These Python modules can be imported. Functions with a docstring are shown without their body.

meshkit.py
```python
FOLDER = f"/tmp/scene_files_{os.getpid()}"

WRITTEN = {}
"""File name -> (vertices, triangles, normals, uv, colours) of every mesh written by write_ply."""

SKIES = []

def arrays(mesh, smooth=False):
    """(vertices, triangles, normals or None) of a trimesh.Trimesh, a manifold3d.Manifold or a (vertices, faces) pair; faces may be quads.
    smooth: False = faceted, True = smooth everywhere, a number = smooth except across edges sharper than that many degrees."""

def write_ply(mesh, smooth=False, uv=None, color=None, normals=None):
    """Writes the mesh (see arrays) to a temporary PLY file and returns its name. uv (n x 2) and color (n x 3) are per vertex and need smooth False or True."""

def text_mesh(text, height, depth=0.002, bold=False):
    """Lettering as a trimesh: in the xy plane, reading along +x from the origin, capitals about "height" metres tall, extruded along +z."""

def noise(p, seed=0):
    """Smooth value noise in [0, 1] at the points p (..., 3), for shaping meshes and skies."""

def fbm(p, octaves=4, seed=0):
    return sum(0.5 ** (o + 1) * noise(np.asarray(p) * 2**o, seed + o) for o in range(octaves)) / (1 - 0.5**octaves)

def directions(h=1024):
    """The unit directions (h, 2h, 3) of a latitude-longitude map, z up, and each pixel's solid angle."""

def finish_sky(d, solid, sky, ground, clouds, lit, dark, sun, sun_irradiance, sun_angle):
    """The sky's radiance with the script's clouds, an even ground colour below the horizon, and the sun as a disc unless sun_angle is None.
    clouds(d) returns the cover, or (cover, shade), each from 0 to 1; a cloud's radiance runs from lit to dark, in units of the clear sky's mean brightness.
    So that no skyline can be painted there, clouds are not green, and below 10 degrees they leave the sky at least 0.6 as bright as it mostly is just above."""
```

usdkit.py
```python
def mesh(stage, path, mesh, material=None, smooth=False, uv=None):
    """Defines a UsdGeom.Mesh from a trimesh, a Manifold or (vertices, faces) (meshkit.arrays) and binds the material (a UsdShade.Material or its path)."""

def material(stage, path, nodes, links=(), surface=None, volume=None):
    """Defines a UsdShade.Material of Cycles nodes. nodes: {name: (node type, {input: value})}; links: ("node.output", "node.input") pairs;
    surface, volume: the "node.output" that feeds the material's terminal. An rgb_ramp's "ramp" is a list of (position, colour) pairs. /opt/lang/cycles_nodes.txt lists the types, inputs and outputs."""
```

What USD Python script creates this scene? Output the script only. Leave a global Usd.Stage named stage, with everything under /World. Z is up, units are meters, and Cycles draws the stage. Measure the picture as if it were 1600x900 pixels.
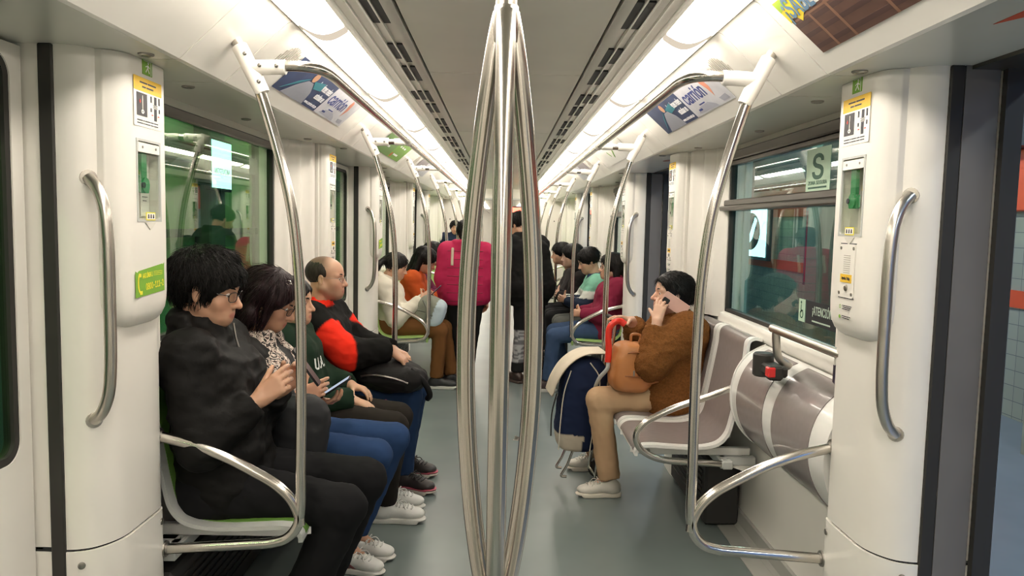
import math
import numpy as np, trimesh, usdkit, meshkit
from shapely.geometry import Polygon, box as sbox, Point, LineString
from shapely import affinity
from pxr import Usd, UsdGeom, UsdShade, UsdLux, Sdf, Gf, Vt

stage = Usd.Stage.CreateInMemory()
UsdGeom.SetStageUpAxis(stage, UsdGeom.Tokens.z)
UsdGeom.SetStageMetersPerUnit(stage, 1.0)
UsdGeom.Xform.Define(stage, '/World')
stage.SetDefaultPrim(stage.GetPrimAtPath('/World'))
UsdGeom.Scope.Define(stage, '/World/Looks')
PI = math.pi
A = np.array

# ---------------------------------------------------------------- camera, sky, light levels
FPX, CAM = 1200.0, A([0, 0, 1.48])
EXPOSURE = 0.0
LAMP = 17.                    # radiance of the ceiling diffusers
LAMP_COLOR = (1.0, 0.915, 0.80)

def camera():
    d = A([(784.5 - 800) / FPX, -(350 - 450) / FPX, 1.0]); d /= np.linalg.norm(d)      # the car's axis as the camera sees it
    up = A([math.sin(.02), math.cos(.02), 0]); up -= d * (up @ d); up /= np.linalg.norm(up)
    r = np.cross(up, d); r = r if r[0] > 0 else -r
    m = np.stack([r, d, up])
    right, upw, fwd = m[:, 0], m[:, 1], m[:, 2]
    cam = UsdGeom.Camera.Define(stage, '/World/camera')
    mat = Gf.Matrix4d(*right, 0, *upw, 0, *(-fwd), 0, *CAM, 1)
    cam.AddTransformOp().Set(mat)
    cam.CreateHorizontalApertureAttr(36.0); cam.CreateVerticalApertureAttr(20.25)
    cam.CreateFocalLengthAttr(36.0 * FPX / 1600)
    cam.CreateClippingRangeAttr(Gf.Vec2f(0.05, 200))
    cam.CreateExposureAttr(EXPOSURE)
camera()
dome = UsdLux.DomeLight.Define(stage, '/World/dusk_sky')
dome.CreateColorAttr(Gf.Vec3f(.10, .22, .52)); dome.CreateIntensityAttr(.9)

# ---------------------------------------------------------------- helpers
USED = {}
def path_of(name, parent=None):
    base = str(parent.GetPath()) if parent is not None else '/World'
    k = (base, name); n = USED.get(k, 0); USED[k] = n + 1
    return f'{base}/{name}' if n == 0 else f'{base}/{name}_{n:03d}'

def tag(p, label=None, cat=None, group=None, kind=None):
    p = p.GetPrim() if hasattr(p, 'GetPrim') else p
    for k, v in (('label', label), ('category', cat), ('group', group), ('kind', kind)):
        if v: p.SetCustomDataByKey(k, v)
    return p

def thing(name, label=None, cat=None, loc=(0, 0, 0), rotz=0, group=None, kind=None, parent=None):
    x = UsdGeom.Xform.Define(stage, path_of(name, parent))
    x.AddTranslateOp().Set(Gf.Vec3d(*map(float, loc)))
    if rotz: x.AddRotateZOp().Set(math.degrees(rotz))
    return tag(x.GetPrim(), label, cat, group, kind)

def dup(root, loc, rotz=0, label=None, group=None, name=None):
    was = root.GetCustomData()
    x = UsdGeom.Xform.Define(stage, path_of(name or root.GetName().rstrip('0123456789').rstrip('_')))
    x.AddTranslateOp().Set(Gf.Vec3d(*map(float, loc))); x.AddRotateZOp().Set(math.degrees(rotz))
    p = x.GetPrim(); p.GetReferences().AddInternalReference(root.GetPath()); p.SetInstanceable(True)
    return tag(p, label or was.get('label'), was.get('category'), group or was.get('group'), was.get('kind'))

def obj(name, mesh, m, parent=None, smooth=30, col=None, label=None, cat=None, group=None, kind=None):
    g = usdkit.mesh(stage, path_of(name, parent), mesh, m, smooth=True if col is not None else smooth)
    if col is not None:
        UsdGeom.PrimvarsAPI(g).CreatePrimvar('tint', Sdf.ValueTypeNames.Color3fArray, 'vertex').Set(Vt.Vec3fArray.FromNumpy(np.asarray(col, np.float32)))
    return tag(g.GetPrim(), label, cat, group, kind)

ORD = 'first second third fourth fifth sixth seventh eighth ninth tenth eleventh twelfth thirteenth fourteenth fifteenth sixteenth seventeenth eighteenth'.split()

# ---- materials
MATS = {}
def mat(name, color, rough=.5, metal=0.0, var=.06, vscale=6.0, bump=0.0, bscale=60.0, bdist=.002, coat=0.0, sheen=0.0, spec=.5, stretch=None, sss=0.0, color2=None, ramp=(.45, .6), emit=0.0, aniso=0.0):
    if name in MATS: return MATS[name]
    c = A(color, float)
    n = {'tc': ('texture_coordinate', {}), 'mp': ('mapping', {'scale': stretch or (1, 1, 1)}),
         'nz': ('noise_texture', {'scale': vscale, 'detail': 4.0}),
         'p': ('principled_bsdf', {'roughness': rough, 'metallic': metal, 'specular_ior_level': spec, 'coat_weight': coat, 'sheen_weight': sheen, 'anisotropic': aniso})}
    l = [('tc.object', 'mp.vector'), ('mp.vector', 'nz.vector')]
    if color2 is not None:
        n['rp'] = ('rgb_ramp', {'ramp': [(0, c), (ramp[0], c), (ramp[1], A(color2, float)), (1, A(color2, float))]})
    else:
        n['rp'] = ('rgb_ramp', {'ramp': [(.25, np.clip(c * (1 - var), 0, 1)), (.75, np.clip(c * (1 + var), 0, 1))]})
    l += [('nz.fac', 'rp.fac'), ('rp.color', 'p.base_color')]
    if bump:
        n['bn'] = ('noise_texture', {'scale': bscale, 'detail': 3.0}); n['bp'] = ('bump', {'strength': bump, 'distance': bdist})
        l += [('mp.vector', 'bn.vector'), ('bn.fac', 'bp.height'), ('bp.normal', 'p.normal')]
    if sss:
        n['p'][1].update({'subsurface_weight': sss, 'subsurface_radius': (1., .35, .2), 'subsurface_scale': .01})
    if emit:
        n['p'][1].update({'emission_strength': emit, 'emission_color': color})
    MATS[name] = usdkit.material(stage, '/World/Looks/' + name, n, l, surface='p.BSDF')
    return MATS[name]

def tinted(name, rough=.5, bump=0.0, bscale=80., bdist=.001, sss=0.0, sheen=0.0, var=.12, vscale=30., spec=.5):
    """base colour from the mesh's own 'tint' primvar, with some noise."""
    if name in MATS: return MATS[name]
    n = {'at': ('attribute', {'attribute': 'tint'}), 'tc': ('texture_coordinate', {}), 'nz': ('noise_texture', {'scale': vscale, 'detail': 4.0}),
         'rp': ('rgb_ramp', {'ramp': [(.25, (1 - var,) * 3), (.75, (1.0, 1.0, 1.0))]}), 'mx': ('mix_color', {'blend_type': 'multiply', 'fac': 1.0}),
         'p': ('principled_bsdf', {'roughness': rough, 'sheen_weight': sheen, 'specular_ior_level': spec})}
    l = [('tc.object', 'nz.vector'), ('nz.fac', 'rp.fac'), ('at.color', 'mx.a'), ('rp.color', 'mx.b'), ('mx.result', 'p.base_color')]
    if bump:
        n['bn'] = ('noise_texture', {'scale': bscale, 'detail': 3.0}); n['bp'] = ('bump', {'strength': bump, 'distance': bdist})
        l += [('tc.object', 'bn.vector'), ('bn.fac', 'bp.height'), ('bp.normal', 'p.normal')]
    if sss:
        n['p'][1].update({'subsurface_weight': sss, 'subsurface_radius': (1., .35, .2), 'subsurface_scale': .008})
    MATS[name] = usdkit.material(stage, '/World/Looks/' + name, n, l, surface='p.BSDF')
    return MATS[name]

def glow(name, color, strength):
    if name not in MATS:
        MATS[name] = usdkit.material(stage, '/World/Looks/' + name, {'e': ('emission', {'color': color, 'strength': strength})}, [], surface='e.emission')
    return MATS[name]

def pane(name, tint, ior=1.5, rough=0.0):
    if name not in MATS:
        MATS[name] = usdkit.material(stage, '/World/Looks/' + name,
            {'w': ('layer_weight', {'blend': .5}), 'pw': ('math', {'math_type': 'power', 'value2': 5.0}), 'f': ('math', {'math_type': 'multiply_add', 'value2': 1 - ((ior - 1) / (ior + 1)) ** 2, 'value3': ((ior - 1) / (ior + 1)) ** 2}), 't': ('transparent_bsdf', {'color': tint}), 'g': ('glossy_bsdf', {'color': (1, 1, 1), 'roughness': rough}), 'm': ('mix_closure', {})},
            [('w.facing', 'pw.value1'), ('pw.value', 'f.value1'), ('f.value', 'm.fac'), ('t.BSDF', 'm.closure1'), ('g.BSDF', 'm.closure2')], surface='m.closure')
    return MATS[name]

def P(name, color, **k):                                        # flat print / small plain things
    return mat(name, color, **{**dict(rough=.55, var=.03, vscale=20.), **k})

WHITE = mat('cream_plastic', (.80, .77, .71), rough=.38, var=.02, bump=.08, bscale=260., bdist=.0006, coat=.15)
WHITE2 = mat('cream_plastic_hatch', (.81, .78, .72), rough=.34, var=.02, bump=.04, bscale=220., bdist=.0005)
PELMET = mat('pelmet_grey', (.66, .65, .58), rough=.27, var=.03, spec=.6)  # shading and reflections of the underside are put into this grey
CEIL = mat('ceiling_panel_grey', (.70, .665, .59), rough=.42, var=.05, vscale=3.)
CEILVENT = mat('vent_band_grey', (.62, .60, .545), rough=.38, metal=.25, var=.05, stretch=(1, .1, 1), vscale=20.)
DARK = mat('gap_black', (.02, .02, .02), rough=.7)
RUBBER = mat('black_rubber', (.025, .023, .02), rough=.6, bump=.1)
BROWNMETAL = mat('bronze_metal', (.10, .09, .075), rough=.35, metal=.6, stretch=(1, .05, 1), vscale=40., var=.25)
STEEL = mat('brushed_steel', (.60, .565, .51), rough=.30, metal=1.0, var=.05, vscale=12.)
STEELP = mat('polished_steel', (.60, .565, .515), rough=.19, metal=1.0, var=.03, vscale=12.)
JOINT = mat('white_joint_paint', (.82, .78, .72), rough=.3, var=.02)
SCREW = mat('screw_metal', (.35, .33, .30), rough=.35, metal=1.0)
FLOOR = mat('floor_vinyl', (.135, .165, .160), rough=.33, color2=(.17, .20, .192), ramp=(.35, .7), vscale=2.2, bump=.06, bscale=300., bdist=.0006, spec=.45)
FLOORSPEC = mat('floor_trim_grey', (.33, .33, .30), rough=.4)
SEATWHITE = mat('seat_shell_white', (.77, .76, .73), rough=.33, var=.02, coat=.2)
SEATGREY = mat('seat_inset_mauve_grey', (.245, .21, .205), rough=.3, var=.06, vscale=40., coat=.35)
SEATGREEN = mat('seat_inset_green', (.15, .31, .055), rough=.33, var=.05, coat=.3)
SEATLIME = mat('seat_shell_lime', (.42, .62, .20), rough=.33, var=.05, coat=.3)
GREYPL = mat('grey_plastic', (.50, .51, .49), rough=.4, var=.03)
LAMPM = glow('lamp_diffuser', LAMP_COLOR, LAMP)
LAMPEND = glow('lamp_end_cap', (1.0, .86, .68), LAMP * .045)
GLASSL = pane('window_glass_left', (.64, .80, .58), 1.85)
GLASSR = pane('window_glass_right', (.60, .80, .74), 1.75)
CLEAR = pane('clear_cover', (.93, .95, .93), 1.45)

# ---- simple solids
def xf(m, M4): m = m.copy(); m.apply_transform(M4); return m
def cat(*ms): return trimesh.util.concatenate([m for m in ms if m is not None])
def bx(x0, x1, y0, y1, z0, z1, bev=0.0):
    x0, x1 = min(x0, x1), max(x0, x1); y0, y1 = min(y0, y1), max(y0, y1); z0, z1 = min(z0, z1), max(z0, z1)
    b = min(bev, (x1 - x0) * .45, (y1 - y0) * .45, (z1 - z0) * .45)
    if b <= 0:
        return trimesh.creation.box(bounds=[[x0, y0, z0], [x1, y1, z1]])
    pts = []
    for sx in (0, 1):
        for sy in (0, 1):
            for sz in (0, 1):
                c = A([(x0, x1)[sx], (y0, y1)[sy], (z0, z1)[sz]]); d = A([1 - 2 * sx, 1 - 2 * sy, 1 - 2 * sz]) * b
                for k in range(3):
                    e = d.copy(); e[k] = 0; pts.append(c + e)
    return trimesh.convex.convex_hull(A(pts))

def frame_along(path):
    path = A(path, float); n = len(path); T = np.gradient(path, axis=0); T /= np.linalg.norm(T, axis=1)[:, None]
    ref = A([0, 0, 1.]) if abs(T[0][2]) < .9 else A([1., 0, 0])
    U = np.zeros_like(T); u = ref - T[0] * (ref @ T[0]); u /= np.linalg.norm(u)
    for i in range(n):
        u = u - T[i] * (u @ T[i]); u /= np.linalg.norm(u); U[i] = u
    return T, U, np.cross(T, U)

def tube(path, r, n=16, caps=True):
    path = A(path, float); r = np.broadcast_to(A(r, float), (len(path),)); T, U, V = frame_along(path)
    a = np.linspace(0, 2 * PI, n, endpoint=False)
    v = (path[:, None] + r[:, None, None] * (np.cos(a)[None, :, None] * U[:, None] + np.sin(a)[None, :, None] * V[:, None])).reshape(-1, 3)
    f = []
    for i in range(len(path) - 1):
        for j in range(n):
            p, q = i * n + j, i * n + (j + 1) % n
            f += [[p, q, q + n], [p, q + n, p + n]]
    if caps:
        v = np.vstack([v, path[0], path[-1]]); c0, c1 = len(v) - 2, len(v) - 1; e = (len(path) - 1) * n
        for j in range(n):
            f += [[c0, (j + 1) % n, j], [c1, e + j, e + (j + 1) % n]]
    return trimesh.Trimesh(v, f, process=False)

def spline(pts, n=8):
    """Catmull-Rom through the points, centripetal."""
    p = A(pts, float); q = np.vstack([2 * p[0] - p[1], p, 2 * p[-1] - p[-2]]); out = []
    for i in range(1, len(q) - 2):
        p0, p1, p2, p3 = q[i - 1:i + 3]
        t = [0.]
        for a, b in ((p0, p1), (p1, p2), (p2, p3)): t.append(t[-1] + max(np.linalg.norm(b - a), 1e-6) ** .5)
        for s in np.linspace(t[1], t[2], n, endpoint=False):
            a1 = (t[1] - s) / (t[1] - t[0]) * p0 + (s - t[0]) / (t[1] - t[0]) * p1; a2 = (t[2] - s) / (t[2] - t[1]) * p1 + (s - t[1]) / (t[2] - t[1]) * p2
            a3 = (t[3] - s) / (t[3] - t[2]) * p2 + (s - t[2]) / (t[3] - t[2]) * p3
            b1 = (t[2] - s) / (t[2] - t[0]) * a1 + (s - t[0]) / (t[2] - t[0]) * a2; b2 = (t[3] - s) / (t[3] - t[1]) * a2 + (s - t[1]) / (t[3] - t[1]) * a3
            out.append((t[2] - s) / (t[2] - t[1]) * b1 + (s - t[1]) / (t[2] - t[1]) * b2)
    return A(out + [p[-1]])

def cyl(a, b, r, n=20): return tube([A(a, float), A(b, float)], r, n)

def lathe(profile, origin, axis, n=24):
    """profile: (distance along the axis, radius)."""
    axis = A(axis, float) / np.linalg.norm(axis); u = np.cross(axis, [0, 0, 1.] if abs(axis[2]) < .9 else [1., 0, 0]); u /= np.linalg.norm(u); w = np.cross(axis, u)
    a = np.linspace(0, 2 * PI, n, endpoint=False); v = []
    for h, r in profile: v += [A(origin, float) + axis * h + max(r, 1e-5) * (math.cos(t) * u + math.sin(t) * w) for t in a]
    f = []
    for i in range(len(profile) - 1):
        for j in range(n):
            p, q = i * n + j, i * n + (j + 1) % n; f += [[p, q, q + n], [p, q + n, p + n]]
    m = trimesh.Trimesh(v, f, process=False); m.fix_normals(); return m

def loft(sections, caps=True, closed=True):
    """sections: (k, n, 3) rings of points, joined in order."""
    s = A(sections, float); k, n = s.shape[:2]; v = s.reshape(-1, 3); f = []
    for i in range(k - 1):
        for j in range(n if closed else n - 1):
            p, q = i * n + j, i * n + (j + 1) % n; f += [[p, q, q + n], [p, q + n, p + n]]
    if caps and closed:
        v = np.vstack([v, s[0].mean(0), s[-1].mean(0)]); c0, c1, e = len(v) - 2, len(v) - 1, (k - 1) * n
        for j in range(n): f += [[c0, (j + 1) % n, j], [c1, e + j, e + (j + 1) % n]]
    m = trimesh.Trimesh(v, f, process=False)
    if caps and closed and m.volume < 0: m.invert()
    return m

def extrude_y(poly_xz, y0, y1):
    """a polygon in (x, z) swept along y."""
    m = trimesh.creation.extrude_polygon(Polygon(poly_xz) if not hasattr(poly_xz, 'exterior') else poly_xz, y1 - y0, engine='earcut')
    v = m.vertices.copy(); m.vertices = np.c_[v[:, 0], y0 + v[:, 2], v[:, 1]]; m.invert(); return m

def extrude_z(poly_xy, z0, z1):
    m = trimesh.creation.extrude_polygon(Polygon(poly_xy) if not hasattr(poly_xy, 'exterior') else poly_xy, z1 - z0, engine='earcut')
    m.apply_translation([0, 0, z0]); return m

class Board:
    """a flat frame standing in the scene: origin, u (reading direction), v (up), for print, plates and stickers."""
    def __init__(s, o, u, v): s.o, s.u, s.v = A(o, float), A(u, float) / np.linalg.norm(u), A(v, float); s.v = s.v - s.u * (s.v @ s.u); s.v /= np.linalg.norm(s.v); s.n = np.cross(s.u, s.v)
    def put(s, m, lift=0.0):
        v = A(m.vertices); r = m.copy(); r.vertices = s.o + v[:, :1] * s.u + v[:, 1:2] * s.v + (v[:, 2:] + lift) * s.n; return r
    def poly(s, p, depth=.001, lift=0.0):
        p = Polygon(p) if not hasattr(p, 'geom_type') else p
        return s.put(cat(*[trimesh.creation.extrude_polygon(g, depth, engine='earcut') for g in getattr(p, 'geoms', [p])]), lift)
    def rect(s, x0, y0, x1, y1, depth=.001, lift=0.0, rad=0.0):
        p = sbox(x0, y0, x1, y1)
        if rad: p = p.buffer(-rad).buffer(rad, quad_segs=5)
        return s.poly(p, depth, lift)
    def text(s, t, h, x, y, width=None, lift=0.0, depth=.0006, bold=False, rot=0.0, slant=0.0):
        m = meshkit.text_mesh(t, h, depth, bold); b = m.bounds
        m.apply_translation([-b[0][0], 0, 0])
        if width: m.apply_scale([width / (b[1][0] - b[0][0]), 1, 1])
        if slant: m.vertices[:, 0] += m.vertices[:, 1] * slant
        if rot: m.apply_transform(trimesh.transformations.rotation_matrix(rot, [0, 0, 1]))
        m.apply_translation([x, y, 0]); return s.put(m, lift)
    def at(s, x, y, z=0.0): return s.o + s.u * x + s.v * y + s.n * z
# ---------------------------------------------------------------- the carriage shell
PER, BAY0 = 4.2, 3.41
BAYS = [BAY0 + PER * k for k in (-1, 0, 1, 2)]
DOORS = [BAY0 + PER * k + PER / 2 for k in (-1, 0, 1)]
YB, YF = -2.95, 14.2
ZP = 1.915                                    # underside of the pelmet
SIDES = ((-1, 'left'), (1, 'right'))
def mx(m, s):                                 # a mesh built for the right side, mirrored for the left one
    if s > 0: return m
    m = m.copy(); m.vertices[:, 0] *= -1; m.invert(); return m
def my(m, flip, yc):
    m = m.copy()
    if flip: m.vertices[:, 1] *= -1; m.invert()
    m.apply_translation([0, yc, 0]); return m

obj('floor', cat(bx(-1.26, 1.26, YB, 33, -.06, 0)), FLOOR, kind='structure')
for s, side in SIDES:
    tr = obj('baseboard_' + side, mx(extrude_y([(1.262, 0), (1.105, 0), (1.105, .004), (1.185, .010), (1.20, .03), (1.205, .085), (1.262, .085)], YB, YF), s), FLOORSPEC, kind='structure')
# ---- ceiling: centre boards, vent bands, cove hatches, pelmets
ceiling = thing('ceiling', kind='structure')
obj('ceiling_core', cat(bx(-1.3, 1.3, YB, YF, 2.16, 2.2), *[mx(extrude_y([(.69, 2.135), (.72, 2.125), (.90, 1.965), (.93, 1.95), (1.3, 1.95), (1.3, 2.16), (.69, 2.16)], YB, YF), s) for s in (-1, 1)]), DARK, ceiling)
y = YB
while y < YF - .1:
    y1 = min(y + 2.1, YF); obj('ceiling_panel', bx(-.325, .325, y + .002, y1 - .002, 2.12, 2.15, .003), CEIL, ceiling); y = y1
for s, side in SIDES:
    obj('vent_band', mx(cat(extrude_y([(.334, 2.118), (.342, 2.114), (.368, 2.113), (.372, 2.126), (.395, 2.126), (.398, 2.117), (.404, 2.117), (.407, 2.126), (.428, 2.126), (.431, 2.117), (.437, 2.117),
                      (.442, 2.123), (.466, 2.121), (.469, 2.114), (.474, 2.114), (.478, 2.12), (.502, 2.118), (.507, 2.108), (.520, 2.107), (.524, 2.16), (.334, 2.16)], YB, YF)), s), CEILVENT, ceiling)
    obj('lamp_trough', mx(extrude_y([(.524, 2.15), (.67, 2.15), (.67, 2.112), (.677, 2.108), (.683, 2.112), (.683, 2.16), (.524, 2.16)], YB, YF), s), WHITE2, ceiling)
    y = YB + .2; i = 0
    while y < YF - .5:
        for dx, ln in ((.372, .30), (.4065, .24 if i % 2 else .30), (.44, .24)):
            if not (i % 4 != 1 and dx > .42):
                obj('vent_slot', mx(bx(dx, dx + .0225, y, y + ln, 2.119, 2.1262), s), DARK, ceiling)
        y += .40 if i % 2 else .60; i += 1
    # cove hatches between seams
    cuts = [YB]
    for yb in BAYS: cuts += [yb - 1.225, yb - .875, yb + .875, yb + 1.225]
    cuts += [YF]
    prof = [(.686, 2.113), (.70, 2.107), (.715, 2.094), (.884, 1.936), (.894, 1.926), (.902, 1.918), (.915, ZP), (.915, ZP + .02), (.70, 2.13), (.686, 2.13)]
    for a, b in zip(cuts[:-1], cuts[1:]):
        obj('cove_hatch', mx(extrude_y(prof, a + .0025, b - .0025), s), WHITE2, ceiling)
        pel = obj('pelmet', mx(extrude_y([(.9155, ZP), (1.27, ZP), (1.27, ZP + .03), (.9155, ZP + .03)], a + .0025, b - .0025), s), PELMET, ceiling)
    for yb in BAYS:
        for dy, lx in ((-1.29, .965), (-.79, 1.055), (.02, 1.13), (.79, 1.055), (1.29, .965)):
            obj('pelmet_latch', mx(cat(lathe([(0, .0), (0, .021), (.004, .021), (.007, .017), (.007, .012), (.004, .010), (.004, 0)], (lx, yb + dy, ZP + .0005), (0, 0, -1)), bx(lx - .008, lx + .008, yb + dy - .003, yb + dy + .003, ZP - .006, ZP - .002)), s), SCREW, ceiling)
        # speaker slits beside the long hatch
        for ys in (yb - .63,):
            n = A([.195, 0, .22]); n /= np.linalg.norm(n); t = A([.221, 0, -.193]); t /= np.linalg.norm(t)
            for j in range(11):
                w = .10 * math.sqrt(max(0.05, 1 - ((j - 5) / 5.6) ** 2)); c = A([.80, ys + (j - 5) * .017, 2.0145])
                b = Board(c, t, (0, 1, 0)); obj('speaker_slit', mx(b.rect(-w, -.003, w, .003, .0012, -.0006 if b.n[2] < 0 else -.0006), s), MATS.get('slit') or mat('slit', (.42, .39, .34), rough=.6), ceiling)
for yw, nm in ((YB, 'wall_rear'),):
    obj(nm, bx(-1.3, 1.3, yw - .08, yw, 0, 2.2), WHITE, kind='structure')

# ---- side walls
FL = [(1.075, -1.03), (1.085, -1.005), (1.075, -.985), (1.105, -.955), (1.128, -.925), (1.122, -.90), (1.15, -.865), (1.172, -.835), (1.166, -.815), (1.195, -.775), (1.216, -.735)]
def pillar_plan(off=0.0):
    c = [(1.215, -1.386), (1.155, -1.388), (1.125, -1.383), (1.098, -1.371), (1.074, -1.345), (1.056, -1.312), (1.048, -1.28), (1.045, -1.2), (1.045, -1.075), (1.05, -1.055), (1.06, -1.042)]
    c = [(x - off, s - (off if i < 5 else 0)) for i, (x, s) in enumerate(c)]
    return spline([(x, s, 0) for x, s in c], 5)[:, :2]
FLUTE = spline([(x, s, 0) for x, s in FL], 5)[:, :2]
def prism_plan(cur, z0, z1, xb=1.30):
    n = len(cur); ring = lambda z: np.c_[cur, np.full(n, z)]
    return extrude_z(np.vstack([cur, [(xb, cur[-1][1]), (xb, cur[0][1])]]), z0, z1)
def pod():
    ring0 = spline([(1.06, -1.345, 0), (1.030, -1.325, 0), (1.014, -1.298, 0), (1.009, -1.26, 0), (1.008, -1.19, 0), (1.008, -1.12, 0), (1.011, -1.082, 0), (1.02, -1.062, 0), (1.045, -1.05, 0)], 6)[:, :2]
    ring0 = np.vstack([ring0, [(1.13, -1.05), (1.13, -1.345)]]); sec = []
    for z, ks, kx in ((ZP - .001, 1, 0), (1.60, 1, 0), (1.27, 1, 0), (1.235, .985, .001), (1.21, .95, .004), (1.19, .89, .011), (1.177, .80, .021), (1.170, .68, .031), (1.168, .55, .04)):
        r = ring0.copy(); r[:, 1] = -1.195 + (r[:, 1] + 1.195) * ks; r[:, 0] = np.minimum(1.13, r[:, 0] + kx); sec.append(np.c_[r, np.full(len(r), z)])
    m = loft(sec); m.merge_vertices(); hole = bx(.99, 1.0425, -1.19 - .074, -1.19 + .074, 1.465, 1.695)
    return trimesh.boolean.difference([m, hole], engine='manifold')
for s, side in SIDES:
    W = thing('wall_' + side, kind='structure')
    up, low = prism_plan(pillar_plan(), .579, ZP), prism_plan(pillar_plan(.004), .0, .573)
    core = prism_plan(pillar_plan() + [.006, 0], .565, .585); flu = prism_plan(FLUTE, 1.0, ZP); pd = pod()
    strip = bx(1.157, 1.194, -1.397, -1.383, 0, ZP, .003)
    for yb in BAYS:
        for fl in (0, 1):
            obj('door_pillar', mx(my(up, fl, yb), s), WHITE, W); obj('fluted_panel', mx(my(flu, fl, yb), s), WHITE, W); obj('pillar_skirt', mx(my(low, fl, yb), s), WHITE2, W)
            obj('skirt_joint', mx(my(core, fl, yb), s), DARK, W); obj('pillar_pod', mx(my(pd, fl, yb), s), WHITE2, W, smooth=40)
            obj('door_seal', mx(my(strip, fl, yb), s), RUBBER, W)
            for (px, ps, ax) in ((1.0415 - .001, -1.075, (-1, 0, 0)), (1.118, -1.388, (-.45, -.9, 0))):
                sc = lathe([(0, 0), (0, .010), (.003, .0095), (.004, .007), (.004, 0)], (px, ps, .535), ax, 16)
                obj('skirt_screw', mx(my(sc, fl, yb), s), SCREW, W)
        obj('lower_panel', mx(my(cat(extrude_y([(1.222, .0), (1.222, .45), (1.212, .80), (1.205, .96), (1.205, .999), (1.30, .999), (1.30, 0)], -1.041, 1.041)), 0, yb), s), WHITE, W)
        obj('window_sill', mx(my(extrude_y([(1.19, .972), (1.186, .985), (1.188, 1.012), (1.196, 1.026), (1.215, 1.032), (1.237, 1.034), (1.237, 1.0), (1.204, .9985), (1.204, .972)], -.7345, .7345), 0, yb), s), WHITE2, W)
        obj('window_head', mx(my(bx(1.222, 1.30, -.735, .735, 1.885, ZP), 0, yb), s), PELMET, W)
    obj('end_panel', mx(cat(bx(1.15, 1.3, BAYS[-1] + 1.40, YF, 0, ZP), bx(1.15, 1.3, YB, BAYS[0] - 1.40, 0, ZP)), s), WHITE, W)

# ---- windows
wi = 0
for s, side in SIDES:
    for k, yb in enumerate(BAYS):
        wi += 1; w = thing(f'window_{wi}', kind='structure')
        hop = s > 0
        obj('glass', mx(my(bx(1.238, 1.244, -.725, .725, 1.04, 1.885), 0, yb), s), GLASSR if s > 0 else GLASSL, w)
        fr = cat(bx(1.222, 1.252, -.735, -.715, 1.034, 1.885), bx(1.222, 1.252, .715, .735, 1.034, 1.885), bx(1.222, 1.252, -.735, .735, 1.034, 1.052), bx(1.222, 1.252, -.735, .735, 1.86, 1.885))
        obj('rubber_frame', mx(my(fr, 0, yb), s), RUBBER, w)
        if hop:
            obj('transom', mx(my(cat(bx(1.175, 1.24, -.74, .765, 1.575, 1.60, .006), bx(1.195, 1.24, -.74, .75, 1.60, 1.632, .005)), 0, yb), s), BROWNMETAL, w)
            obj('head_channel', mx(my(cat(bx(1.195, 1.24, -.735, .735, 1.838, 1.885, .006), bx(1.21, 1.24, -.735, .735, 1.815, 1.838, .004)), 0, yb), s), BROWNMETAL, w)
        else:
            obj('head_channel', mx(my(bx(1.215, 1.24, -.735, .735, 1.845, 1.885, .005), 0, yb), s), BROWNMETAL, w)

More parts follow.
